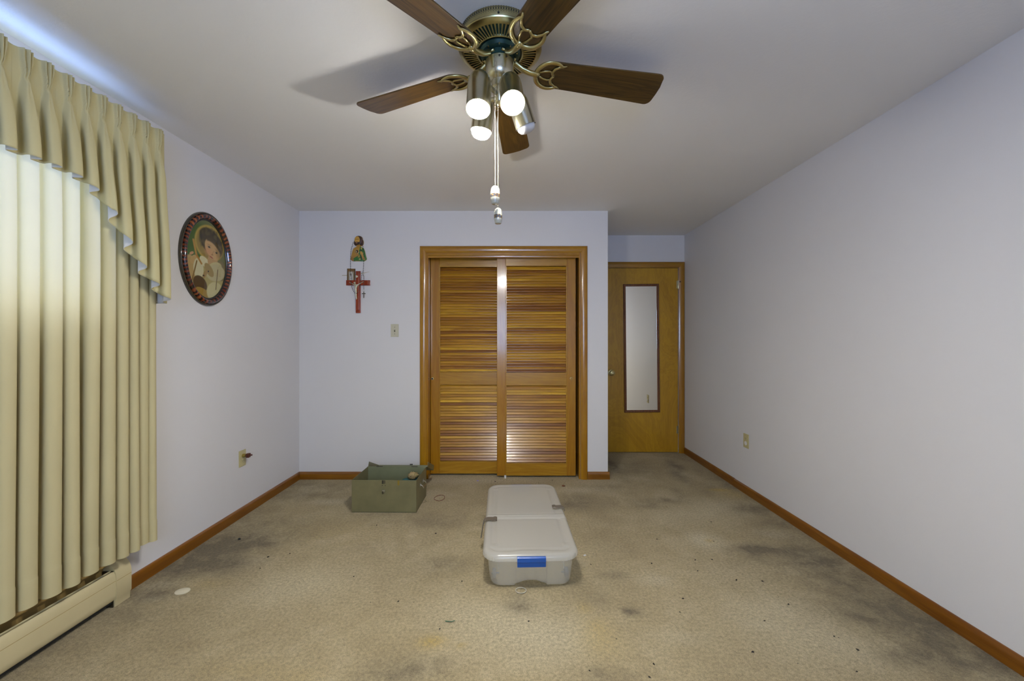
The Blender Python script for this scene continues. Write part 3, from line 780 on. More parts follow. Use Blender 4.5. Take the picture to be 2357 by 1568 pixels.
def build_print():
    nu, nv = 150, 210; a, b = AX - .047, AZ - .047
    gu, gv = np.meshgrid(np.linspace(-1, 1, nu), np.linspace(-1, 1, nv)); U = gu.ravel(); V_ = gv.ravel()
    rng = np.random.RandomState(1)
    C = np.zeros((len(U), 3)) + np.array(lin((62, 92, 30)))
    C = over(C, smooth(-.2, .9, U) * .75, (118, 112, 70))
    C = over(C, smooth(.75, .95, V_) * .5, (120, 118, 84))
    C = over(C, ell(U, V_, .14, .43, .74, .46), (176, 150, 66)); C = over(C, ell(U, V_, .14, .43, .68, .42), (150, 128, 58))
    C = over(C, ell(U, V_, .14, .43, .64, .39) * .5, (120, 104, 50))
    C = over(C, ell(U, V_, .16, -.60, .98, .52), (160, 148, 92))           # robe
    C = over(C, ell(U, V_, .72, -.22, .30, .26, -.3), (120, 108, 66))
    C = over(C, ell(U, V_, -.78, -.30, .22, .32, .25), (172, 146, 92))     # arm
    C = over(C, ell(U, V_, -.64, -.08, .18, .10, .4), (180, 150, 96))      # fist
    C = over(C, ell(U, V_, -.42, -.28, .24, .26, .2), (196, 190, 152))     # shirt
    C = over(C, ell(U, V_, -.12, -.08, .26, .12, -.3) , (202, 196, 158))
    C = over(C, ell(U, V_, .28, -.02, .26, .20), (176, 142, 92))           # neck
    C = over(C, ell(U, V_, .40, -.16, .36, .14, .2), (182, 172, 122))
    C = over(C, ell(U, V_, .22, .46, .62, .33, -.25), (62, 52, 26))        # hair
    for k in range(60):
        an = rng.uniform(0, 2 * PI); rr = rng.uniform(.6, 1.05)
        hx, hy = .20 + .56 * rr * math.cos(an), .50 + .28 * rr * math.sin(an)
        if hy > .30 or hx < -.1: C = over(C, ell(U, V_, hx, hy, .07, .045, rng.uniform(0, 3), .4) * .6, (92, 80, 42) if k % 2 else (44, 36, 18))
    C = over(C, ell(U, V_, .27, .29, .40, .235, -.35, .08), (190, 154, 104))     # face
    C = over(C, ell(U, V_, .05, .22, .16, .10, 0, .9) * .6, (196, 138, 98))
    C = over(C, ell(U, V_, .62, .26, .16, .16, -.3, .5) * .55, (132, 110, 68))
    for k in range(14):
        hx = .02 + .052 * k; hy = .545 - .20 * ((hx - .15) / .55) ** 2 - .07 * k / 14
        C = over(C, ell(U, V_, hx, hy, .05, .05, .3, .5) * .9, (70, 58, 30))
    for ex, ey in ((.10, .335), (.48, .235)):
        C = over(C, ell(U, V_, ex, ey, .095, .026, -.15, .3), (150, 130, 100)); C = over(C, ell(U, V_, ex, ey, .045, .024, 0, .4), (34, 28, 18))
        C = over(C, ell(U, V_, ex, ey + .056, .11, .010, -.10 if ex < .3 else -.45, .6) * .55, (96, 74, 42))
    C = over(C, seg_mask(U, V_, .34, .26, .25, .165, .022, 1.9) * .45, (140, 104, 66)); C = over(C, ell(U, V_, .26, .155, .06, .016, 0, .5) * .7, (132, 90, 58))
    C = over(C, ell(U, V_, .21, .085, .10, .018, -.25, .4), (150, 74, 52))
    C = over(C, ell(U, V_, .44, -.30, .50, .22, .1), (176, 166, 124))      # lamb body
    C = over(C, ell(U, V_, .10, -.26, .26, .13, -.5), (146, 124, 70)); C = over(C, ell(U, V_, -.10, -.38, .14, .07, .8), (150, 122, 70))
    C = over(C, ell(U, V_, .06, -.30, .035, .02), (38, 28, 14)); C = over(C, ell(U, V_, -.18, -.43, .05, .02), (60, 40, 18))
    C = over(C, ell(U, V_, -.34, -.66, .34, .20, -.2), (76, 54, 18)); C = over(C, ell(U, V_, -.2, -.86, .36, .10, -.2), (150, 120, 44))
    C = over(C, ell(U, V_, .40, -.80, .42, .26, .1), (186, 178, 130))
    C = over(C, seg_mask(U, V_, .55, -.20, .44, -.74, .018, 1.8), (92, 70, 36))
    C = over(C, seg_mask(U, V_, -.66, .40, -.52, .05, .045, 1.8), (172, 130, 56)); C = over(C, seg_mask(U, V_, -.52, .05, -.28, -.14, .045, 1.8), (160, 116, 48))
    C = over(C, seg_mask(U, V_, -.50, -.1, -.72, -.60, .03, 1.8), (120, 92, 38))
    C = over(C, ell(U, V_, -.74, .06, .10, .035, .3), (190, 140, 96))
    C = np.clip(C * (1 + rng.uniform(-.05, .05, (len(C), 1))), 0, 1)
    R2 = U ** 2 + V_ ** 2; keep = R2 <= 1.012
    rim = np.sqrt(np.maximum(R2, 1e-9)); k = np.where(rim > 1, 1 / rim, 1)
    verts = np.stack([U * k * a, np.full_like(U, -.006), V_ * k * b], -1)
    idx = np.arange(nu * nv).reshape(nv, nu); f = np.stack([idx[:-1, :-1], idx[:-1, 1:], idx[1:, 1:], idx[1:, :-1]], -1).reshape(-1, 4)
    f = f[keep[f].all(1)]
    me = bpy.data.meshes.new('print'); me.from_pydata(verts.tolist(), [], f.tolist()); paint(me, C)
    me.materials.append(vcol('print_paper', 0.6)); o = bpy.data.objects.new('print', me); COL.objects.link(o); o.parent = pic
    bm = bmesh.new(); bm.from_mesh(me); bmesh.ops.delete(bm, geom=[q for q in bm.verts if not q.link_faces], context='VERTS'); bm.to_mesh(me); bm.free()
    return o
pr_o = build_print(); pr_o['label'] = 'faded print of a curly haired child with halo, staff and lamb'
gl = MB(); rs = []
for j in range(9):
    q = 1 - j / 8 * .985
    rs.append([Vector(((AX - .047) * q * math.cos(2 * PI * i / 64), -.009 - .016 * (1 - q * q), (AZ - .047) * q * math.sin(2 * PI * i / 64))) for i in range(64)])
gl.rings(rs, cap0=False, cap1=True).build('convex_glass', M_PICGLASS, pic, smooth='all')

# ================================================================== DEVOTIONAL GROUP ON THE CLOSET WALL
def relief(name, w, h, nx, nz, func, back, mat):
    """height field: func(U,V) -> height (<=0 outside), colours; local x across, -y out, z up"""
    gu, gv = np.meshgrid(np.linspace(-1, 1, nx), np.linspace(-1, 1, nz)); U = gu.ravel(); V_ = gv.ravel()
    hgt, C = func(U, V_); keep = hgt > 0
    verts = np.stack([U * w / 2, -np.maximum(hgt, 0.0), V_ * h / 2], -1)
    idx = np.arange(nx * nz).reshape(nz, nx); f = np.stack([idx[:-1, :-1], idx[:-1, 1:], idx[1:, 1:], idx[1:, :-1]], -1).reshape(-1, 4)
    f = f[keep[f].any(1)]
    verts[~keep, 1] = back
    me = bpy.data.meshes.new(name); me.from_pydata(verts.tolist(), [], f.tolist()); paint(me, C); me.materials.append(mat)
    bm = bmesh.new(); bm.from_mesh(me); bmesh.ops.delete(bm, geom=[q for q in bm.verts if not q.link_faces], context='VERTS')
    ex = bmesh.ops.extrude_edge_only(bm, edges=[e for e in bm.edges if e.is_boundary])      # close it down to the wall
    for q in ex['geom']:
        if isinstance(q, bmesh.types.BMVert): q.co.y = 0
    bm.to_mesh(me); bm.free()
    for p in me.polygons: p.use_smooth = True
    o = bpy.data.objects.new(name, me); COL.objects.link(o); return o
def saint(U, V_):
    # crop frame of the photograph: u = (x-318)/150, v = (335-y)/228
    def X(x): return (x - 320) / 150
    def Y(y): return (335 - y) / 228
    head = ell(U, V_, X(315), Y(195), .40, .36, 0, .03); hairL = ell(U, V_, X(275), Y(235), .22, .22); hairR = ell(U, V_, X(375), Y(225), .24, .27)
    top = ell(U, V_, X(330), Y(160), .42, .22); flame = ell(U, V_, X(308), Y(120), .05, .07)
    neck = ell(U, V_, X(325), Y(290), .24, .18)
    sh = np.clip((V_ - Y(555)) / (Y(300) - Y(555)), 0, 1)
    half = np.interp(V_, [Y(556), Y(548), Y(530), Y(515), Y(450), Y(380), Y(335), Y(315), Y(300)], [.70, .84, .96, .96, .84, .74, .62, .46, .22])
    body = (np.abs(U - .0) < half) & (V_ < Y(300)) & (V_ > Y(555) - .06 * np.cos(U * 1.4)) 
    body = body.astype(float)
    face = ell(U, V_, X(310), Y(190), .30, .30, 0, .05)
    hgt = np.zeros_like(U) - 1e-4
    hgt = np.maximum(hgt, np.where(body > .5, .008 + .012 * np.clip(1 - (U / np.maximum(half, .1)) ** 2, 0, 1), -1))
    for mk, hh in ((neck, .014), (hairL, .016), (hairR, .016), (top, .018), (flame, .010), (head, .020)):
        hgt = np.maximum(hgt, np.where(mk > .4, hh * (.55 + .45 * np.sqrt(mk)), -1))
    hgt = hgt + face * .006 * (hgt > 0)
    hgt = hgt + .006 * ell(U, V_, X(312), Y(205), .06, .12, 0, .5) * (hgt > 0)          # nose
    C = np.zeros((len(U), 3)) + np.array(lin((176, 134, 50)))
    green = body * (U > X(350) + .0) ; C = over(C, green, (44, 112, 44))
    C = over(C, seg_mask(U, V_, X(250), Y(545), X(400), Y(330), .17, 1.5, .1) * body, (30, 100, 34))
    C = over(C, ell(U, V_, X(320), Y(530), .50, .14) * body, (34, 104, 36))
    C = over(C, seg_mask(U, V_, X(372), Y(330), X(378), Y(540), .07, 1.5, .2) * body, (24, 34, 18))
    C = over(C, ell(U, V_, X(380), Y(335), .08, .10) * body, (176, 160, 70)); C = over(C, ell(U, V_, X(353), Y(530), .12, .05) * body, (170, 164, 100))
    C = over(C, seg_mask(U, V_, X(375), Y(405), X(425), Y(530), .12, 1.5, .2) * body, (178, 136, 62))      # forearm and hand
    for k in range(4): C = over(C, seg_mask(U, V_, X(365 + 13 * k), Y(440), X(368 + 14 * k), Y(398 + 5 * k), .03, 1.5, .3) * body, (190, 148, 72))
    C = over(C, seg_mask(U, V_, X(215), Y(505), X(320), Y(450), .12, 1.5, .2) * body, (168, 122, 52))
    C = over(C, seg_mask(U, V_, X(190), Y(500), X(225), Y(545), .14, 1.5, .2) * body, (150, 112, 52))
    C = over(C, ell(U, V_, X(302), Y(398), .27, .18), (186, 150, 74)); C = over(C, ell(U, V_, X(302), Y(398), .20, .135), (120, 84, 34))
    C = over(C, ell(U, V_, X(308), Y(390), .13, .10), (36, 18, 8)); C = over(C, ell(U, V_, X(295), Y(400), .06, .06), (190, 170, 120))
    C = over(C, neck, (170, 126, 46))
    hair = np.clip(hairL + hairR + top, 0, 1) * (V_ > Y(285)); C = over(C, hair, (52, 26, 12)); C = over(C, ell(U, V_, X(385), Y(215), .06, .2, 0, .5) * .6, (104, 46, 30))
    C = over(C, face, (204, 156, 66)); C = over(C, flame, (120, 44, 22))
    beard = ell(U, V_, X(312), Y(245), .27, .13) * (V_ < Y(222)); C = over(C, beard, (46, 22, 10)); C = over(C, ell(U, V_, X(303), Y(241), .10, .035), (190, 130, 74))
    for ex in (292, 325): C = over(C, ell(U, V_, X(ex), Y(182), .055, .028, 0, .3), (84, 60, 24)); C = over(C, ell(U, V_, X(ex), Y(170), .08, .014, 0, .4) * .7, (90, 62, 26))
    C = over(C, (1 - ell(U, V_, X(322), Y(335), 3, 3)) , (0, 0, 0))
    hgt = hgt + body * .004 * ell(U, V_, X(302), Y(398), .26, .17, 0, .2) + body * .003 * seg_mask(U, V_, X(375), Y(405), X(425), Y(530), .12, 1.5, .5)
    return hgt, C
PXC = lambda x: 785 + x / 7.835
PYC = lambda y: 530 + y / 7.835
def W3(x, y, yy=D1): return P(PXC(x), PYC(y), yy)
c0 = W3(320, 335)
sa = relief('saint_plaque', 300 / 7.835 * D1 / F, 456 / 7.835 * D1 / F, 90, 136, saint, 0, vcol('painted_plaster', 0.32, 0.3))
sa.location = (c0.x, D1, c0.z)
tag(sa, 'small painted bust plaque of bearded saint in green and gold robe', 'plaque')

cr = empty('wall_crucifix', (W3(322, 950).x, D1, W3(322, 1495).z)); tag(cr, 'dark red wooden crucifix with silver figure hanging on the wall', 'crucifix')
sc_ = D1 / F / 7.835
cz = 1495 * sc_
def bar(x0, x1, ya, yb): return (x0 - 322) * sc_, (x1 - 322) * sc_, cz - yb * sc_, cz - ya * sc_
m = MB(); a = bar(274, 358, 740, 1495); m.box(a[0], a[1], -.012, 0, a[2], a[3]); b = bar(100, 530, 905, 1000)
m.box(b[0], a[0], -.012, 0, b[2], b[3]).box(a[1], b[1], -.012, 0, b[2], b[3]); m.build('backing_cross', M_CROSS, cr, bevel=.002)
m = MB(); a = bar(282, 344, 752, 1450); m.box(a[0], a[1], -.024, -.012, a[2], a[3]); b = bar(118, 508, 914, 990)
m.box(b[0], a[0], -.024, -.012, b[2], b[3]).box(a[1], b[1], -.024, -.012, b[2], b[3]); m.build('raised_cross', M_CROSS, cr, bevel=.003)
def cp3(x, y, o=.030): return Vector(((x - 322) * sc_, -o, cz - y * sc_))
bm = bmesh.new()
J = {'head': cp3(273, 960, .037), 'neck': cp3(283, 985, .032), 'chest': cp3(295, 1015, .032), 'waist': cp3(293, 1065, .031), 'hip': cp3(297, 1100, .032), 'knee': cp3(300, 1165, .036), 'ank': cp3(304, 1235, .029), 'toe': cp3(304, 1255, .030),
     'ls': cp3(268, 995), 'le': cp3(225, 975), 'lh': cp3(170, 945), 'rs': cp3(322, 995), 're': cp3(370, 968), 'rh': cp3(432, 935), 'crown': cp3(269, 944, .035),
     'k2': cp3(288, 1165, .034), 'a2': cp3(298, 1230, .030)}
RD = {'head': .0125, 'crown': .0100, 'neck': .0050, 'chest': .0125, 'waist': .0095, 'hip': .0115, 'knee': .0062, 'ank': .0042, 'toe': .0042, 'ls': .0065, 'le': .0046, 'lh': .0042, 'rs': .0065, 're': .0046, 'rh': .0042, 'k2': .0062, 'a2': .0042}
ix = {k: bm.verts.new(v) for k, v in J.items()}
for a, b in (('head', 'crown'), ('head', 'neck'), ('neck', 'chest'), ('chest', 'waist'), ('waist', 'hip'), ('hip', 'knee'), ('knee', 'ank'), ('ank', 'toe'), ('hip', 'k2'), ('k2', 'a2'), ('chest', 'ls'), ('ls', 'le'), ('le', 'lh'), ('chest', 'rs'), ('rs', 're'), ('re', 'rh')):
    bm.edges.new((ix[a], ix[b]))
me = bpy.data.meshes.new('silver_figure'); names = list(J); bm.to_mesh(me); bm.free()
o = bpy.data.objects.new('silver_figure', me); COL.objects.link(o); o.parent = cr
M_SILVER = plain('old_silver', (0.60, 0.58, 0.42), 0.35, 0.85, 0.15, 200); me.materials.append(M_SILVER)
sk = o.modifiers.new('skin', 'SKIN'); sv = me.skin_vertices[0].data
for i, k in enumerate(names): sv[i].radius = (RD[k], RD[k] * .8); sv[i].use_root = (k == 'hip')
sb = o.modifiers.new('sub', 'SUBSURF'); sb.levels = 1; sb.render_levels = 2
o['label'] = 'tarnished silver figure'
MB().lathe([(.011, 0), (.011, .002), (.007, .0035)], 16, Matrix.Translation(cp3(299, 842, .024)) @ Matrix.Rotation(R(90), 4, 'X')).build('title_medallion', M_SILVER, cr, smooth=True)

def card(U, V_):
    hgt = np.zeros_like(U) + .0012
    C = np.zeros((len(U), 3)) + np.array(lin((120, 92, 46)))
    C = over(C, (np.abs(U) < .62).astype(float), (150, 146, 132)); C = over(C, smooth(.55, .7, V_), (116, 84, 40))
    C = over(C, ell(U, V_, .0, -.15, .42, .75, 0, .2), (214, 212, 204)); C = over(C, ell(U, V_, -.05, .25, .22, .16), (120, 108, 100))
    C = over(C, ell(U, V_, .2, -.3, .14, .5, .1, .4) * .5, (110, 116, 128)); C = over(C, ell(U, V_, -.45, -.2, .1, .5, 0, .4) * .7, (70, 60, 30))
    C = over(C, (np.abs(U) > .82).astype(float), (66, 46, 22))
    hgt[(np.abs(U) > .99) | (np.abs(V_) > .99)] = -1
    return hgt, C
cd = relief('holy_card', .074, .145, 30, 44, card, 0, vcol('card_print', 0.4))
cc = W3(184, 800); cd.location = (cc.x, D1 - .003, cc.z - .020); cd.rotation_euler = (0, R(1.0), 0)
tag(cd, 'small printed holy card with brown border tucked behind crucifix arm', 'card')
m = MB(); pa, pb = W3(18, 816), W3(515, 753)
m.tube([(pa.x, D1 - .0013, pa.z), (pa.x * .6 + pb.x * .4, D1 - .0013, pa.z + .002), (pb.x * .75 + pa.x * .25, D1 - .0013, pb.z - .012), (pb.x, D1 - .006, pb.z)], [.0030, .0034, .0030, .0012], 6, flat=.35, up=(0, 1, 0))
tag(m.build('palm_strip', plain('dry_palm', (0.42, 0.37, 0.24), 0.6)), 'dry straw coloured palm strip behind the wooden crucifix', 'palm strip')

ro = empty('rosary', (W3(320, 250).x, D1, W3(320, 1160).z)); tag(ro, 'black bead rosary looped over the saint plaque and crucifix', 'rosary')
loop = [(255, 225), (238, 290), (220, 350), (210, 410), (205, 480), (203, 600), (205, 700), (207, 800), (210, 880), (216, 945), (225, 1030), (238, 1075), (268, 1130), (300, 1158), (335, 1130), (362, 1070), (375, 1010), (386, 950), (396, 890), (402, 840), (425, 798)]
rs_ = [(425, 798), (430, 735), (436, 650), (438, 580), (443, 510), (441, 440), (434, 370), (424, 300), (404, 245), (390, 225)]
pend = [(425, 798), (440, 850), (440, 940), (440, 1060), (440, 1120)]
def resample(pts, step, yoff):
    q = [np.array(p, float) for p in pts]; out = []; acc = 0
    for a, b in zip(q[:-1], q[1:]):
        L = np.linalg.norm(b - a); n = max(2, int(L / 2))
        for i in range(n): out.append(a + (b - a) * i / n)
    out.append(q[-1]); res = [out[0]]; last = out[0]
    for p in out:
        if np.linalg.norm(p - last) >= step: res.append(p); last = p
    return res
def to3(p, yy): v = W3(p[0], p[1]); return Vector((v.x - ro.location.x, -yy, v.z - ro.location.z))
beads = MB(); wire = MB(); YO = .040
for pts in (loop, rs_, pend):
    wire.tube([to3(p, YO) for p in pts], .0006, 5)
    for i, p in enumerate(resample(pts, 30, YO)[1:-1]):
        c = to3(p, YO); beads.sphere(c, .0036, 8, 6, (.95, .95, 1.15))
o = beads.build('beads', M_BLACK, ro, smooth='all'); o['kind'] = 'stuff'
wire.build('chain', M_DKSTEEL, ro)
m = MB(); a, b = to3((434, 1118), YO), to3((446, 1232), YO); m.box(a.x, b.x, -YO - .0015, -YO + .0015, b.z, a.z)
a, b = to3((408, 1146), YO), to3((472, 1160), YO); c1, c2 = to3((434, 0), YO), to3((446, 0), YO)
m.box(a.x, c1.x, -YO - .0015, -YO + .0015, b.z, a.z).box(c2.x, b.x, -YO - .0015, -YO + .0015, b.z, a.z); m.build('pendant_cross', M_DKSTEEL, ro)
m = MB().sphere(to3((425, 798), YO), .006, 8, 5, (1, .4, 1)); m.build('centre_medal', M_SILVER, ro, smooth='all')

# ================================================================== CEILING FAN
FX, FY = -0.039, 1.262
fan = empty('ceiling_fan', (FX, FY, H)); tag(fan, 'brass ceiling fan with five walnut blades and four bullet spotlights', 'ceiling fan')
def fl(px, py, d):             # photograph point at depth d, in the fan's own frame
    return P(px, py, d) - Vector((FX, FY, H))
# housing: shallow pan flush with the ceiling (true metres below the ceiling; the rest of the fan is drawn in units of FK)
FK, FZ = 1.19, 0.2204
def nz(prof): return [(r / FK, (z - FZ) / FK) for r, z in prof]
MB().lathe(nz([(.149, -.0005), (.153, -.003), (.154, -.010), (.154, -.033), (.152, -.037)]), 72).build('canopy', M_BRASS, fan, smooth=True)
MB().lathe(nz([(.151, -.035), (.158, -.038), (.1605, -.042), (.1585, -.046), (.153, -.0485), (.141, -.0545), (.1385, -.0545), (.1375, -.051)]), 72, cap0=False, cap1=False).build('motor_housing', M_BRASS, fan, smooth=True)
# perforated band on the canopy: rows of lens-shaped holes and small round holes
ho = MB(); NP = 108
for k in range(NP):
    a = 2 * PI * k / NP
    def put(dz, hw_, hh, da=0):
        Mx = Matrix.Rotation(a + da, 4, 'Z') @ Matrix.Translation((0.1534 / FK, 0, (dz - FZ) / FK)) @ Matrix.Rotation(R(90), 4, 'Y')
        ho.prism([(hh / FK * math.cos(2 * PI * i / 8), hw_ / FK * math.sin(2 * PI * i / 8)) for i in range(8)], 0, .0007, Mx)
    put(-.0125, .0017, .0058)
    put(-.0075, .0011, .0012, PI / NP); put(-.0175, .0011, .0012, PI / NP); put(-.0045, .0011, .0012); put(-.0212, .0011, .0012)
o = ho.build('perforations', M_DARK, fan); o['kind'] = 'stuff'
for a in (-90, 30, 150):
    MB().lathe([(.0035, 0), (.003, .002)], 10, Matrix.Rotation(R(a), 4, 'Z') @ Matrix.Translation((.154 / FK, 0, (-.029 - FZ) / FK)) @ Matrix.Rotation(R(90), 4, 'Y')).build('canopy_screw', M_DKSTEEL, fan)
# vented underside: green dish, brass rings, one rib between each pair of slots
MB().lathe(nz([(.141, -.049), (.120, -.0505), (.084, -.0535), (.050, -.054)]), 64, cap0=False).build('vent_dish', M_GREENMETAL, fan, smooth=True)
MB().lathe(nz([(.091, -.0525), (.0905, -.0590), (.0875, -.0605), (.0845, -.0590), (.084, -.0525)]), 64, cap0=False, cap1=False).build('vent_inner_ring', M_BRASS, fan, smooth=True)
NR = 64; rib = None
for k in range(NR):
    if rib is None:
        m = MB(); m.rings([[Vector((r / FK, s * w / FK, (z + q - FZ) / FK)) for s, q in ((-1, .001), (-1, -.0016), (-.4, -.0026), (.4, -.0026), (1, -.0016), (1, .001))] for r, w, z in ((.0880, .0016, -.0562), (.112, .0020, -.0545), (.1390, .0030, -.0525))])
        rib = m.build('vent_rib', M_BRASS, fan, smooth=True)
    else:
        c = clone(rib, 'vent_rib', fan); c.rotation_euler = (0, 0, 2 * PI * k / NR)
MB().lathe([(.064, -.222), (.066, -.236), (.060, -.244), (.046, -.247), (.046, -.262), (.040, -.264)], 40, cap0=False).build('flywheel', M_GREENMETAL, fan, smooth=True)
for k in range(10):
    a = 2 * PI * (k + .5) / 10
    MB().lathe([(.0035, -.236), (.003, -.247)], 8, Matrix.Translation((.058 * math.cos(a), .058 * math.sin(a), 0))).build('flywheel_screw', M_BRASSG, fan)
# blades and their filigree irons
BZ = -.278; PITCH = R(-11.5); ANG0 = 84.0
def blade_outline():
    pts = []
    L0, L1 = .128, .563
    def hwid(x): return .047 + .017 * (x - L0) / (L1 - L0)
    n = 14
    for i in range(n + 1):                        # rounded root
        a = PI / 2 + PI * i / n; pts.append((L0 + .045 + .045 * math.cos(a), .050 * math.sin(a)))
    low = [(.25, -hwid(.25)), (.40, -hwid(.40)), (L1 - .035, -hwid(L1) + .001)]
    pts += low
    for i in range(7): a = -PI / 2 + PI / 2 * i / 6; pts.append((L1 - .026 + .022 * math.cos(a), -.041 + .022 * math.sin(a)))
    pts += [(L1 + .002, -.015), (L1 + .003, .012)]
    for i in range(7): a = PI / 2 * i / 6; pts.append((L1 - .020 + .022 * math.cos(a), .041 + .022 * math.sin(a)))
    pts += [(.40, hwid(.40)), (.25, hwid(.25))]
    return pts
BO = blade_outline()
bl0 = MB().prism(BO, -.0025, .0025).build('blade', M_BLADE, fan, bevel=.0015, seg=2)
def iron():
    m = MB(); z = -.0055
    # outer crescent following the blade root, horns ending in points
    arc = []; rad = []
    for i in range(25):
        a = R(52) + (2 * PI - R(104)) * i / 24
        arc.append((.176 + .050 * math.cos(a) - .006, .049 * math.sin(a), z)); e = abs(i - 12) / 12; rad.append(.0085 - .0038 * e ** 2)
    arc = [(.213, .044, z)] + arc + [(.213, -.044, z)]; rad = [.0022] + rad + [.0022]
    m.tube(arc, rad, 8, flat=.55, up=(0, 0, 1))
    # inner scalloped edge with a cusp in the middle
    for s in (1, -1):
        sc = [(.208, s * .041, z), (.192, s * .036, z), (.178, s * .027, z), (.172, s * .014, z), (.176, s * .005, z), (.181, 0, z)]
        m.tube(sc, [.0030, .0042, .0052, .0052, .0046, .0046], 8, flat=.6, up=(0, 0, 1))
        m.tube([(.128, s * .006, z), (.148, s * .014, z), (.163, s * .017, z), (.1725, s * .013, z)], .0036, 8, flat=.6, up=(0, 0, 1))
    return m.build('blade_iron', M_BRASS, fan, smooth='all')
ir0 = iron()
def arm():
    m = MB(); m.tube([(.040, 0, .026), (.054, 0, .018), (.075, 0, .004), (.100, 0, -.004), (.118, 0, -.006), (.132, 0, -.005)], [.0105, .0120, .0110, .0100, .0105, .0090], 10, flat=.75, up=(0, 0, 1))
    m.tube([(.046, -.018, .024), (.046, .018, .024)], .0045, 8)
    return m.build('blade_arm', M_BRASS, fan, smooth='all')
ar0 = arm()
for k in range(5):
    a = R(ANG0 + 72 * k); B = Matrix.Translation((0, 0, BZ)) @ Matrix.Rotation(a, 4, 'Z')
    for o, mtx in ((bl0, B @ Matrix.Rotation(PITCH, 4, 'X')), (ir0, B @ Matrix.Rotation(PITCH, 4, 'X')), (ar0, B)):
        c = o if k == 0 else clone(o, o.name.split('.')[0], fan)
        c.matrix_basis = mtx
# switch housing and light kit stem
MB().lathe([(.040, -.262), (.0455, -.264), (.0455, -.302), (.043, -.312), (.034, -.322), (.027, -.326), (.026, -.346), (.022, -.350), (.019, -.392), (.012, -.400), (.005, -.403)], 40).build('switch_housing', M_BRASSG, fan, smooth=True)
for a in (-90, -62, 60, 180):
    MB().lathe([(.0032, 0), (.003, .002)], 10, Matrix.Rotation(R(a), 4, 'Z') @ Matrix.Translation((.0455, 0, -.272)) @ Matrix.Rotation(R(90), 4, 'Y')).build('housing_screw', M_DKSTEEL, fan)
def bullet(top, face, lit, recess):
    """spotlight can from its rounded top to its open face"""
    top = Vector(top) - Vector((FX, FY, H)); face = Vector(face) - Vector((FX, FY, H)); ax = (face - top); L = ax.length; ax.normalize()
    q = Vector((0, 0, 1)).rotation_difference(ax).to_matrix().to_4x4(); Mx = Matrix.Translation(top) @ q
    r = .0355
    pr = [(.004, 0), (.014, .0035), (.024, .011), (.0305, .022), (.034, .036), (.035, .060), (r, L - .002), (r + .0008, L), (r - .0012, L), (r - .002, L - .006), (.032, .060), (.028, .040), (.010, .030)]
    sh = MB().lathe(pr, 32, Mx, cap0=True, cap1=True).build('spot_shade', M_BRASSG, fan, smooth=True)
    b = [(.012, .036), (.016, L - .075), (.029, L - recess - .022), (.0318, L - recess - .010), (.0305, L - recess), (.024, L - recess + .008), (.014, L - recess + .0125), (.004, L - recess + .014)]
    MB().lathe(b, 28, Mx).build('bulb', M_BULB if lit else M_BULBOFF, sh, smooth='all')
    mid = top + ax * .030; hub = Vector((0, 0, -.372)) + Vector((mid.x, mid.y, 0)) * .2
    MB().tube([hub, (hub + mid) / 2 + Vector((0, 0, .004)), mid], [.007, .008, .009], 10).build('spot_arm', M_BRASSG, fan, smooth='all')
bullet((-.0955, 1.172, 2.040), (-.0980, 1.132, 1.909), True, .004)
bullet((-.0080, 1.206, 2.046), (.0020, 1.122, 1.921), True, .003)
bullet((-.0880, 1.318, 2.068), (-.1050, 1.330, 1.951), True, -.010)
bullet((.0080, 1.312, 2.075), (.0480, 1.342, 1.9745), False, -.008)
# pull chains
M_KNOBPIC = None
def mat_knob():
    t = NT('painted_porcelain'); v = t.obj(); sp = t.n('ShaderNodeSeparateXYZ'); t.link(v, sp.inputs[0])
    n = t.noise(v, 130, 3, 0.6)
    c = t.ramp(n, [(0.36, (0.05, 0.09, 0.14)), (0.46, (0.10, 0.05, 0.02)), (0.54, (0.22, 0.13, 0.04)), (0.62, (0.36, 0.36, 0.30))])
    band = t.ramp(t.math('ADD', t.math('MULTIPLY', sp.outputs[2], 30.0), 0.5), [(0.18, 0.0), (0.26, 1.0), (0.52, 1.0), (0.60, 0.0)])
    side = t.math('MULTIPLY', band, t.ramp(t.noise(v, 50, 2), [(0.36, 0.0), (0.44, 1.0)]))
    col = t.mix(side, (0.42, 0.405, 0.33), c)
    return t.done(t.bsdf(col, 0.12, 0, None, coat=0.5))
M_KNOBPIC = mat_knob()
def chain(x, y, z0, z1, kh, kr):
    r = MB()
    n = int((z0 - z1) / .0044)
    for i in range(n): r.sphere((x - FX, y - FY, z0 - (i + .5) * (z0 - z1) / n - H), .0016, 6, 4)
    c = r.build('pull_chain', M_BRASSG, fan, smooth='all')
    pr = [(.002, kh / 2), (kr * .45, kh * .485), (kr * .72, kh * .42), (kr * .90, kh * .30), (kr, kh * .05), (kr * .97, -kh * .20), (kr * .84, -kh * .36), (kr * .80, -kh * .38), (kr * .78, -kh * .47), (kr * .70, -kh * .5)]
    k = MB().lathe(pr, 24).build('pull_knob', M_KNOBPIC, c, smooth='all'); k.location = (x - FX, y - FY, z1 - kh / 2 - H)
chain(-.0518, 1.205, 2.118, 1.716, .0555, .0150)
chain(-.0437, 1.228, 2.118, 1.656, .0490, .0132)

fan.location = (FX * FK, FY * FK, H)
KF = Matrix.Translation((0, 0, FZ)) @ Matrix.Scale(FK, 4)
for o in list(fan.children): o.matrix_basis = KF @ o.matrix_basis

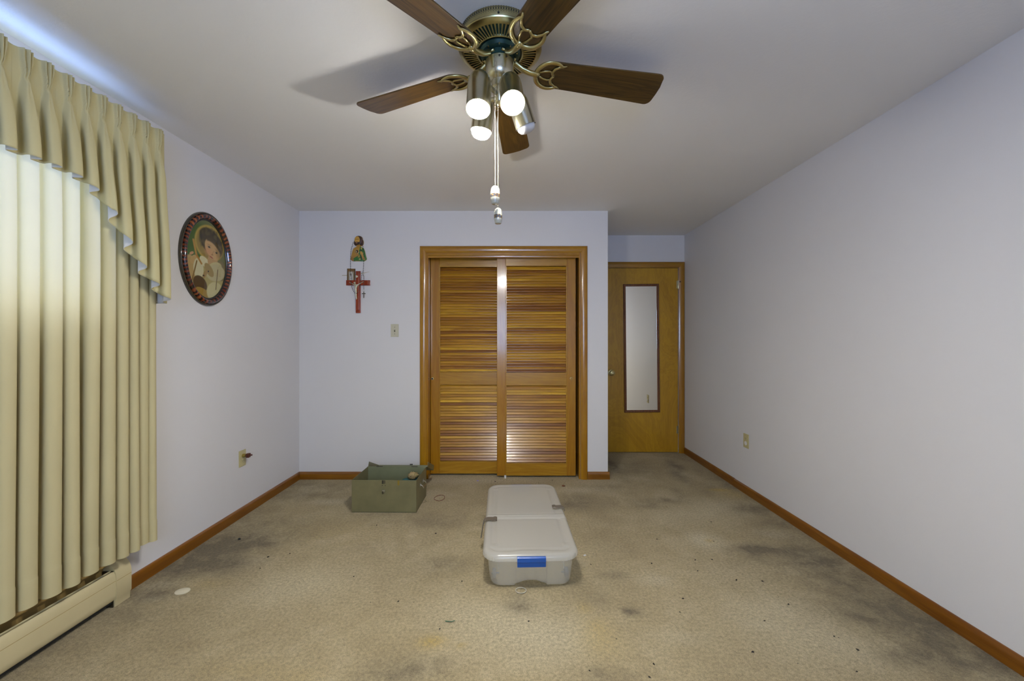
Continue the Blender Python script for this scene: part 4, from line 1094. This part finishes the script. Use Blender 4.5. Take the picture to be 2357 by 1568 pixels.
# ================================================================== STEEL TOOL BOX
def plate_mb(x0, x1, y0, y1, z0, z1): return MB().box(x0, x1, y0, y1, z0, z1)
bx = empty('tool_box', (-0.922, 2.815, 0), R(-0.9)); tag(bx, 'olive green steel box with open lid on carpet by closet', 'metal box')
bw, bd, bh, th = .234, .306, .234, .0022
MB().box(-bw, bw, 0, bd, .003, .006).build('bottom_plate', M_BOXIN, bx)
MB().box(-bw, bw, 0, th, .003, bh).build('front_plate', M_BOX, bx, bevel=.001)
MB().box(-bw, bw, bd - th, bd, .003, bh).build('back_plate', M_BOXIN, bx, bevel=.001)
for s in (-1, 1):
    a, b = sorted((s * bw, s * (bw - th)))
    MB().box(a, b, th, bd - th, .003, bh).build('side_plate', M_BOX, bx, bevel=.001)
    hx = s * bw
    h = MB().tube([(hx, .105, .165), (hx + s * .020, .105, .155), (hx + s * .026, .105, .140), (hx + s * .026, .195, .140), (hx + s * .020, .195, .155), (hx, .195, .165)], .0042, 8).build('carry_handle', M_STEEL, bx, smooth=True)
    for yy in (.105, .195): MB().box(hx - .001, hx + s * .004 + .001, yy - .010, yy + .010, .150, .178).build('handle_bracket', M_STEEL, h)
# hasp remains and lock on the front
for k, (dx, wd, z0, z1) in enumerate(((-.013, .0035, .208, .233), (-.007, .0055, .208, .233), (.001, .0035, .208, .233), (.008, .0030, .210, .233))):
    MB().box(dx - wd / 2, dx + wd / 2, -.0012, .0005, z0, z1).build('hasp_slot', M_BLACK, bx)
for dx, zz in ((-.012, .196), (.010, .195)):
    MB().lathe([(.0028, 0), (.0028, .001)], 8, Matrix.Translation((dx, 0, zz)) @ Matrix.Rotation(R(90), 4, 'X')).build('rivet_hole', M_BLACK, bx)
m = MB(); m.box(-.013, .007, -.006, .0, .146, .164, Matrix.Identity(4)); m.build('hasp_staple', M_STEEL, bx, bevel=.002)
MB().box(-.010, -.002, -.013, -.005, .138, .156).build('staple_lug', M_DKSTEEL, bx, bevel=.002)
MB().box(.099, .112, -.0012, .0004, .198, .2335).build('tape_strip', M_TAPE, bx)
# lid swung open behind the box, inside upward
lid = empty('lid', (0, bd, bh)); lid.parent = bx; lid.rotation_euler = (R(-24), 0, 0)
lw, ld, lh = .240, .262, .040
MB().box(-lw, lw, .004, ld, -.002, .0005).build('lid_panel', M_BOXIN, lid)
MB().box(-lw, lw, ld - .002, ld, .0005, lh).build('lid_front_lip', M_BOXIN, lid, bevel=.001)
for s in (-1, 1):
    a, b = sorted((s * lw, s * (lw - .002)))
    MB().box(a, b, .02, ld - .002, .0005, lh).build('lid_side_lip', M_BOX, lid, bevel=.001)
MB().box(.03, .055, ld, ld + .004, .008, lh + .010).build('lid_latch', M_BLACK, lid, bevel=.001)
for s in (-.14, .14): MB().tube([(s - .025, .001, -.001), (s + .025, .001, -.001)], .004, 8).build('hinge', M_DKSTEEL, bx).location = (0, bd, bh)
# things lying in the box
rg = random.Random(4)
m = MB(); m.sphere((0, 0, .03), .036, 14, 10, (.95, .6, .8)); m.sphere((.026, .004, .035), .022, 10, 8)
for i, v in enumerate(m.v): k = 1 + .28 * math.sin(i * 2.3) * rg.random(); m.v[i] = (v[0] * k, v[1] * k, max(0, .03 + (v[2] - .03) * k))
M_RAG = NT('mottled_rag'); vv = M_RAG.obj(); M_RAG = M_RAG.done(M_RAG.bsdf(M_RAG.ramp(M_RAG.noise(vv, 60, 2), [(0.40, (0.26, 0.20, 0.07)), (0.55, (0.40, 0.28, 0.14)), (0.68, (0.10, 0.07, 0.03))]), 0.8))
o = m.build('crumpled_rag', M_RAG, None, smooth='all'); o.location = (-0.780, 3.055, .152); 
tag(o, 'crumpled mottled yellow cloth lying on the teal pouch in the steel box', 'cloth')
m = MB(); m.rings([[Vector((x * s, y * s, z)) for x, y in [(-.075, -.045), (.06, -.05), (.08, -.02), (.078, .045), (-.06, .05), (-.08, .02)]] for z, s in ((0, .96), (.05, 1.0), (.135, 1.0), (.146, .9))])
o = m.build('teal_pouch', plain('teal_cloth', (0.02, 0.10, 0.11), 0.7, var=.25), None, smooth=True, bevel=.008); o.location = (-0.786, 3.058, .0065)
tag(o, 'teal cloth pouch standing inside the open steel box', 'pouch')

# ================================================================== PLASTIC STORAGE BIN
bn = empty('storage_bin', (.083, 2.415, 0), R(1.6)); tag(bn, 'clear plastic underbed storage bin with blue latch on the carpet', 'storage bin')
def rrect(hx, hy, r, z, n=8, front=None):
    pts = []
    for cx, cy, a0 in ((hx - r, hy - r, 0), (-hx + r, hy - r, 90), (-hx + r, -hy + r, 180), (hx - r, -hy + r, 270)):
        for i in range(n + 1):
            a = R(a0 + 90 * i / n); pts.append(Vector((cx + r * math.cos(a), cy + r * math.sin(a), z)))
        if a0 == 180:                     # extra points along the front side, low x to high x
            for q in front or []: pts.append(Vector((q, -hy, z)))
        if a0 == 0:
            for q in reversed(front or []): pts.append(Vector((q, hy, z)))
    return pts
FXS = [-.088, -.080, -.0795, -.06, -.04, -.02, 0, .02, .04, .06, .0795, .080, .088]
def bin_ring(hx, hy, r, z, inset, arch):
    ps = rrect(hx, hy, r, z, 8, FXS); out = []
    for p in ps:
        p = p.copy()
        if abs(p.x) < .0799 and abs(abs(p.y) - hy) < 1e-6:
            s = 1 if p.y > 0 else -1; p.y -= s * inset; p.z = max(p.z, arch * (1 - (p.x / .0815) ** 2) + (0 if arch else 0)) if arch else p.z
        out.append(p)
    return out
rs = []
for hx, hy, r, z, ins, ar in ((.150, .400, .05, .004, .0, .0), (.192, .436, .055, .002, .012, .024), (.204, .447, .058, .010, .014, .027), (.210, .452, .060, .030, .014, .0), (.221, .460, .062, .140, .010, 0), (.222, .461, .062, .146, .0, 0), (.234, .472, .07, .148, 0, 0), (.236, .474, .07, .160, 0, 0)):
    rs.append(bin_ring(hx, hy, r, z, ins, ar))
o = MB().rings(rs, cap0=True, cap1=False).build('bin_body', M_BINBODY, bn, smooth=True)
md = o.modifiers.new('wall', 'SOLIDIFY'); md.thickness = .0024; md.offset = -1
# two hinged lid halves as moulded shells
def lid_half(y0, y1, end):
    hx, hy, r = .244, .482, .085
    nx, ny = 72, 70; gx = np.linspace(-hx, hx, nx); gy = np.linspace(y0, y1, ny)
    X, Y = np.meshgrid(gx, gy)
    def sdf(X, Y, hx, hy, r):
        qx = np.abs(X) - hx + r; qy = np.abs(Y) - hy + r
        return np.minimum(np.maximum(qx, qy), 0) + np.sqrt(np.maximum(qx, 0) ** 2 + np.maximum(qy, 0) ** 2) - r
    d = -sdf(X, Y, hx, hy, r)                       # distance inside the outline
    dm = np.minimum(np.abs(Y - (y0 if end > 0 else y1)), 1)     # distance to the middle seam
    Z = .160 + .012 * smooth(-.001, .006, d) + .007 * smooth(.006, .016, d) - .004 * smooth(.036, .044, np.minimum(d, dm + .012)) + .0035 * smooth(.058, .070, np.minimum(d, dm + .03))
    Z += .004 * smooth(.020, .012, dm) - .006 * smooth(.006, .002, dm)
    Z += .004 * np.exp(-((X / .085) ** 2) ** 2) * np.exp(-(((Y * end) - .438) / .020) ** 2)         # thumb swell above the latch
    for sx in (-1, 1): Z += .0035 * smooth(.020, .014, np.maximum(np.abs(X - sx * .190), np.abs(Y * end - .385)))
    keep = d > -.0005
    # pull outside vertices onto the outline
    V = np.stack([X, Y, Z], -1).reshape(-1, 3); dd = d.ravel()
    idx = np.arange(nx * ny).reshape(ny, nx); f = np.stack([idx[:-1, :-1], idx[:-1, 1:], idx[1:, 1:], idx[1:, :-1]], -1).reshape(-1, 4)
    f = f[(dd[f] > -.0045).all(1)]
    out = np.where(dd < 0)[0]
    e = 1e-4
    gxx = (sdf(V[:, 0] + e, V[:, 1], hx, hy, r) - sdf(V[:, 0] - e, V[:, 1], hx, hy, r)) / (2 * e); gyy = (sdf(V[:, 0], V[:, 1] + e, hx, hy, r) - sdf(V[:, 0], V[:, 1] - e, hx, hy, r)) / (2 * e)
    V[out, 0] += dd[out] * gxx[out]; V[out, 1] += dd[out] * gyy[out]; V[out, 2] = .160
    me = bpy.data.meshes.new('lid_half'); me.from_pydata(V.tolist(), [], f.tolist())
    bm = bmesh.new(); bm.from_mesh(me); bmesh.ops.delete(bm, geom=[q for q in bm.verts if not q.link_faces], context='VERTS')
    ex = bmesh.ops.extrude_edge_only(bm, edges=[q for q in bm.edges if q.is_boundary])
    for q in ex['geom']:
        if isinstance(q, bmesh.types.BMVert):
            q.co.z = .147 if abs(q.co.y + .055) > .02 else .160
    bmesh.ops.recalc_face_normals(bm, faces=bm.faces); bm.to_mesh(me); bm.free()
    for p in me.polygons: p.use_smooth = True
    try: me.set_sharp_from_angle(angle=R(50))
    except Exception: pass
    me.materials.append(M_BINLID); o = bpy.data.objects.new('lid_half', me); COL.objects.link(o); o.parent = bn; return o
lid_half(-.483, -.058, -1); lid_half(-.052, .483, 1)
# blue end latches
for s in (-1, 1):
    m = MB(); pr = [(-.474, .166), (-.480, .172), (-.488, .1725), (-.4935, .168), (-.4945, .150), (-.4935, .147), (-.4915, .145), (-.4895, .122), (-.4840, .122), (-.484, .150), (-.4845, .160), (-.478, .164)]
    m.rings([[Vector((x, -s * p * -1 if False else (p if s < 0 else -p), q)) for p, q in pr] for x in (-.071, .071)])
    lt = m.build('latch', M_BLUE, bn, bevel=.001); lt['label'] = 'blue latch'
for s in (-1, 1):            # wheels inside the front corners
    for yy in (-.400,):
        w_ = MB().lathe([(.022, -.009), (.024, -.006), (.024, .006), (.022, .009)], 18, Matrix.Translation((s * .186, yy, .045)) @ Matrix.Rotation(R(90), 4, 'Y')).build('wheel', M_WHEEL, bn, smooth=True)
        MB().tube([(s * .160, yy, .045), (s * .20, yy, .045)], .004, 8).build('axle', M_WHEEL, w_)
    MB().box(s * .165 - .0012, s * .165 + .0012, -.4570, -.440, .095, .145).build('inner_rib', M_BINLID, bn)
# grey swing clips over the lid seam: the left one hangs open, the right one lies folded in
def clip(path, name='clip'):
    n = Vector((0, 1, 0)); m = MB(); r1 = []
    for i, p in enumerate(path):
        p = Vector(p); a = Vector(path[max(0, i - 1)]); b = Vector(path[min(len(path) - 1, i + 1)]); t = (b - a).normalized(); u = t.cross(n).normalized()
        r1.append([p + n * y + u * z for y, z in ((-.022, 0), (-.019, .003), (.019, .003), (.022, 0), (.022, -.002), (-.022, -.002))])
    return m.rings(r1).build(name, M_GREYCLIP, bn, smooth=True)
clip([(-.175, -.100, .1845), (-.180, -.100, .189), (-.190, -.100, .1895), (-.197, -.100, .1855), (-.230, -.100, .1865), (-.247, -.100, .181), (-.256, -.100, .160), (-.262, -.100, .120), (-.268, -.100, .085)])
clip([(.175, .057, .1845), (.180, .057, .189), (.190, .057, .1895), (.197, .057, .1855), (.228, .057, .1865), (.243, .057, .181), (.249, .057, .168)])

# ================================================================== LITTER ON THE CARPET
def fpt(px, py, z=0): q = floor_pt(px, py); return Vector((q[0], q[1], z))
p = fpt(1011.5, 1147.5); m = MB()
m.tube([(p.x + .040 * math.cos(a), p.y + .055 * math.sin(a), .004 + .002 * math.sin(2 * a)) for a in [2 * PI * i / 32 for i in range(32)]], .0016, 6, closed=True)
tag(m.build('rubber_band', plain('red_rubber', (0.17, 0.020, 0.012), 0.5), None, smooth='all'), 'red rubber band lying on carpet beside steel box', 'rubber band')
m = MB(); m.tube([fpt(969, 1161, .004), fpt(975, 1158, .004), fpt(982, 1156.5, .006), fpt(981.5, 1155, .004), fpt(977, 1152, .004)], .0009, 6)
tag(m.build('bent_wire', M_DKSTEEL), 'thin bent wire lying on carpet at steel box corner', 'wire')
m = MB(); m.tube([fpt(1025, 1432, .004), fpt(1030, 1433, .005), fpt(1040, 1433, .004), fpt(1047, 1432, .006)], .0018, 6)
tag(m.build('twist_tie', plain('green_plastic', (0.006, 0.075, 0.030), 0.4)), 'short green twist tie lying on open carpet', 'twist tie')
p = fpt(1199, 1361); m = MB()
m.tube([(p.x + .026 * math.cos(a), p.y + .022 * math.sin(a), .004) for a in [2 * PI * i / 32 for i in range(32)]], .0021, 6, closed=True)
tag(m.build('plastic_ring', plain('cloudy_plastic', (0.50, 0.46, 0.36), 0.3), None, smooth='all'), 'cloudy plastic ring lying on carpet in front of storage bin', 'ring')
p = fpt(420, 1362); m = MB(); m.lathe([(.030, 0), (.030, .003), (.024, .0055), (.006, .0062)], 28, Matrix.Translation(p) @ Matrix.Diagonal((1.1, .9, 1, 1)))
tag(m.build('felt_pad', plain('cream_felt', (0.58, 0.53, 0.39), 0.8), None, smooth=True), 'round cream pad lying on carpet near heater end', 'pad')
p = fpt(551, 1243); m = MB(); m.sphere((p.x, p.y, .006), .0085, 12, 8, (1, .8, .7))
tag(m.build('black_bead', M_BLACK, None, smooth='all'), 'black bead lying on grimy carpet by left baseboard', 'bead')
p = fpt(1297, 1120); m = MB(); m.sphere((p.x, p.y, .006), .012, 8, 6, (1.2, .8, .5))
tag(m.build('brown_chip', plain('brown_chip', (0.13, 0.040, 0.010), 0.6), None), 'reddish brown chip on carpet between bin and closet', 'chip')
p = fpt(1346, 1279); m = MB(); m.box(-.007, .007, -.004, .004, 0, .003, Matrix.Translation(p) @ Matrix.Rotation(.5, 4, 'Z'))
tag(m.build('paper_scrap', plain('white_paper', (0.75, 0.75, 0.75), 0.7)), 'tiny white paper scrap on carpet beside storage bin', 'paper scrap')
p = fpt(1099.5, 1108); m = MB(); m.sphere((p.x, p.y, .005), .008, 8, 6, (1.2, .8, .6))
tag(m.build('lilac_scrap', plain('lilac_scrap', (0.34, 0.25, 0.48), 0.7), None), 'lilac scrap on carpet before the louvered closet doors', 'scrap')
M_LINT = plain('dark_lint', (0.028, 0.022, 0.016), 0.9, var=.3)
lint = []
def lint_mesh(seed):
    r = random.Random(seed); m = MB()
    m.sphere((0, 0, .002), .0038, 7, 5, (r.uniform(.8, 1.5), r.uniform(.6, 1.0), .6))
    m.v = [(v[0] * (1 + .35 * math.sin(i * 1.9 + seed)), v[1] * (1 + .35 * math.cos(i * 2.7)), max(0, v[2])) for i, v in enumerate(m.v)]
    if seed % 2: m.tube([(-.006, .001, .001), (0, 0, .003), (.007, -.002, .001)], [.0006, .0012, .0006], 5)
    o = m.build('lint_crumb', M_LINT); return o
proto = [lint_mesh(i) for i in range(4)]
LP = [(814, 1328), (667, 1275), (617, 1283), (599, 1309), (1572, 1379), (1565, 1410), (1815, 1392), (1755, 1339), (1606, 1315), (1639, 1289), (1643, 1247), (1512, 1242), (1500, 1298), (1760, 1430), (1974, 1497), (1972, 1547), (1505, 1530), (1733, 1502), (1637, 1202), (1600, 1290), (1360, 1300), (917, 1385), (1003, 1229), (1012, 1449), (1140, 1109), (1240, 1112), (1271, 1106), (867, 1210), (1217, 1431), (1063, 1339), (1920, 1466), (1495, 1560), (1695, 1336), (1357, 1545)]
for i, (px, py) in enumerate(LP):
    o = proto[i] if i < 4 else clone(proto[i % 4], 'lint_crumb')
    o.location = fpt(px, py); o.rotation_euler = (0, 0, i * 1.7); s_ = .8 + .5 * ((i * 7) % 5) / 5; o.scale = (s_, s_, s_)
    tag(o, 'dark crumb of lint lying on the beige carpet', 'crumb', 'dark lint crumbs on the carpet')
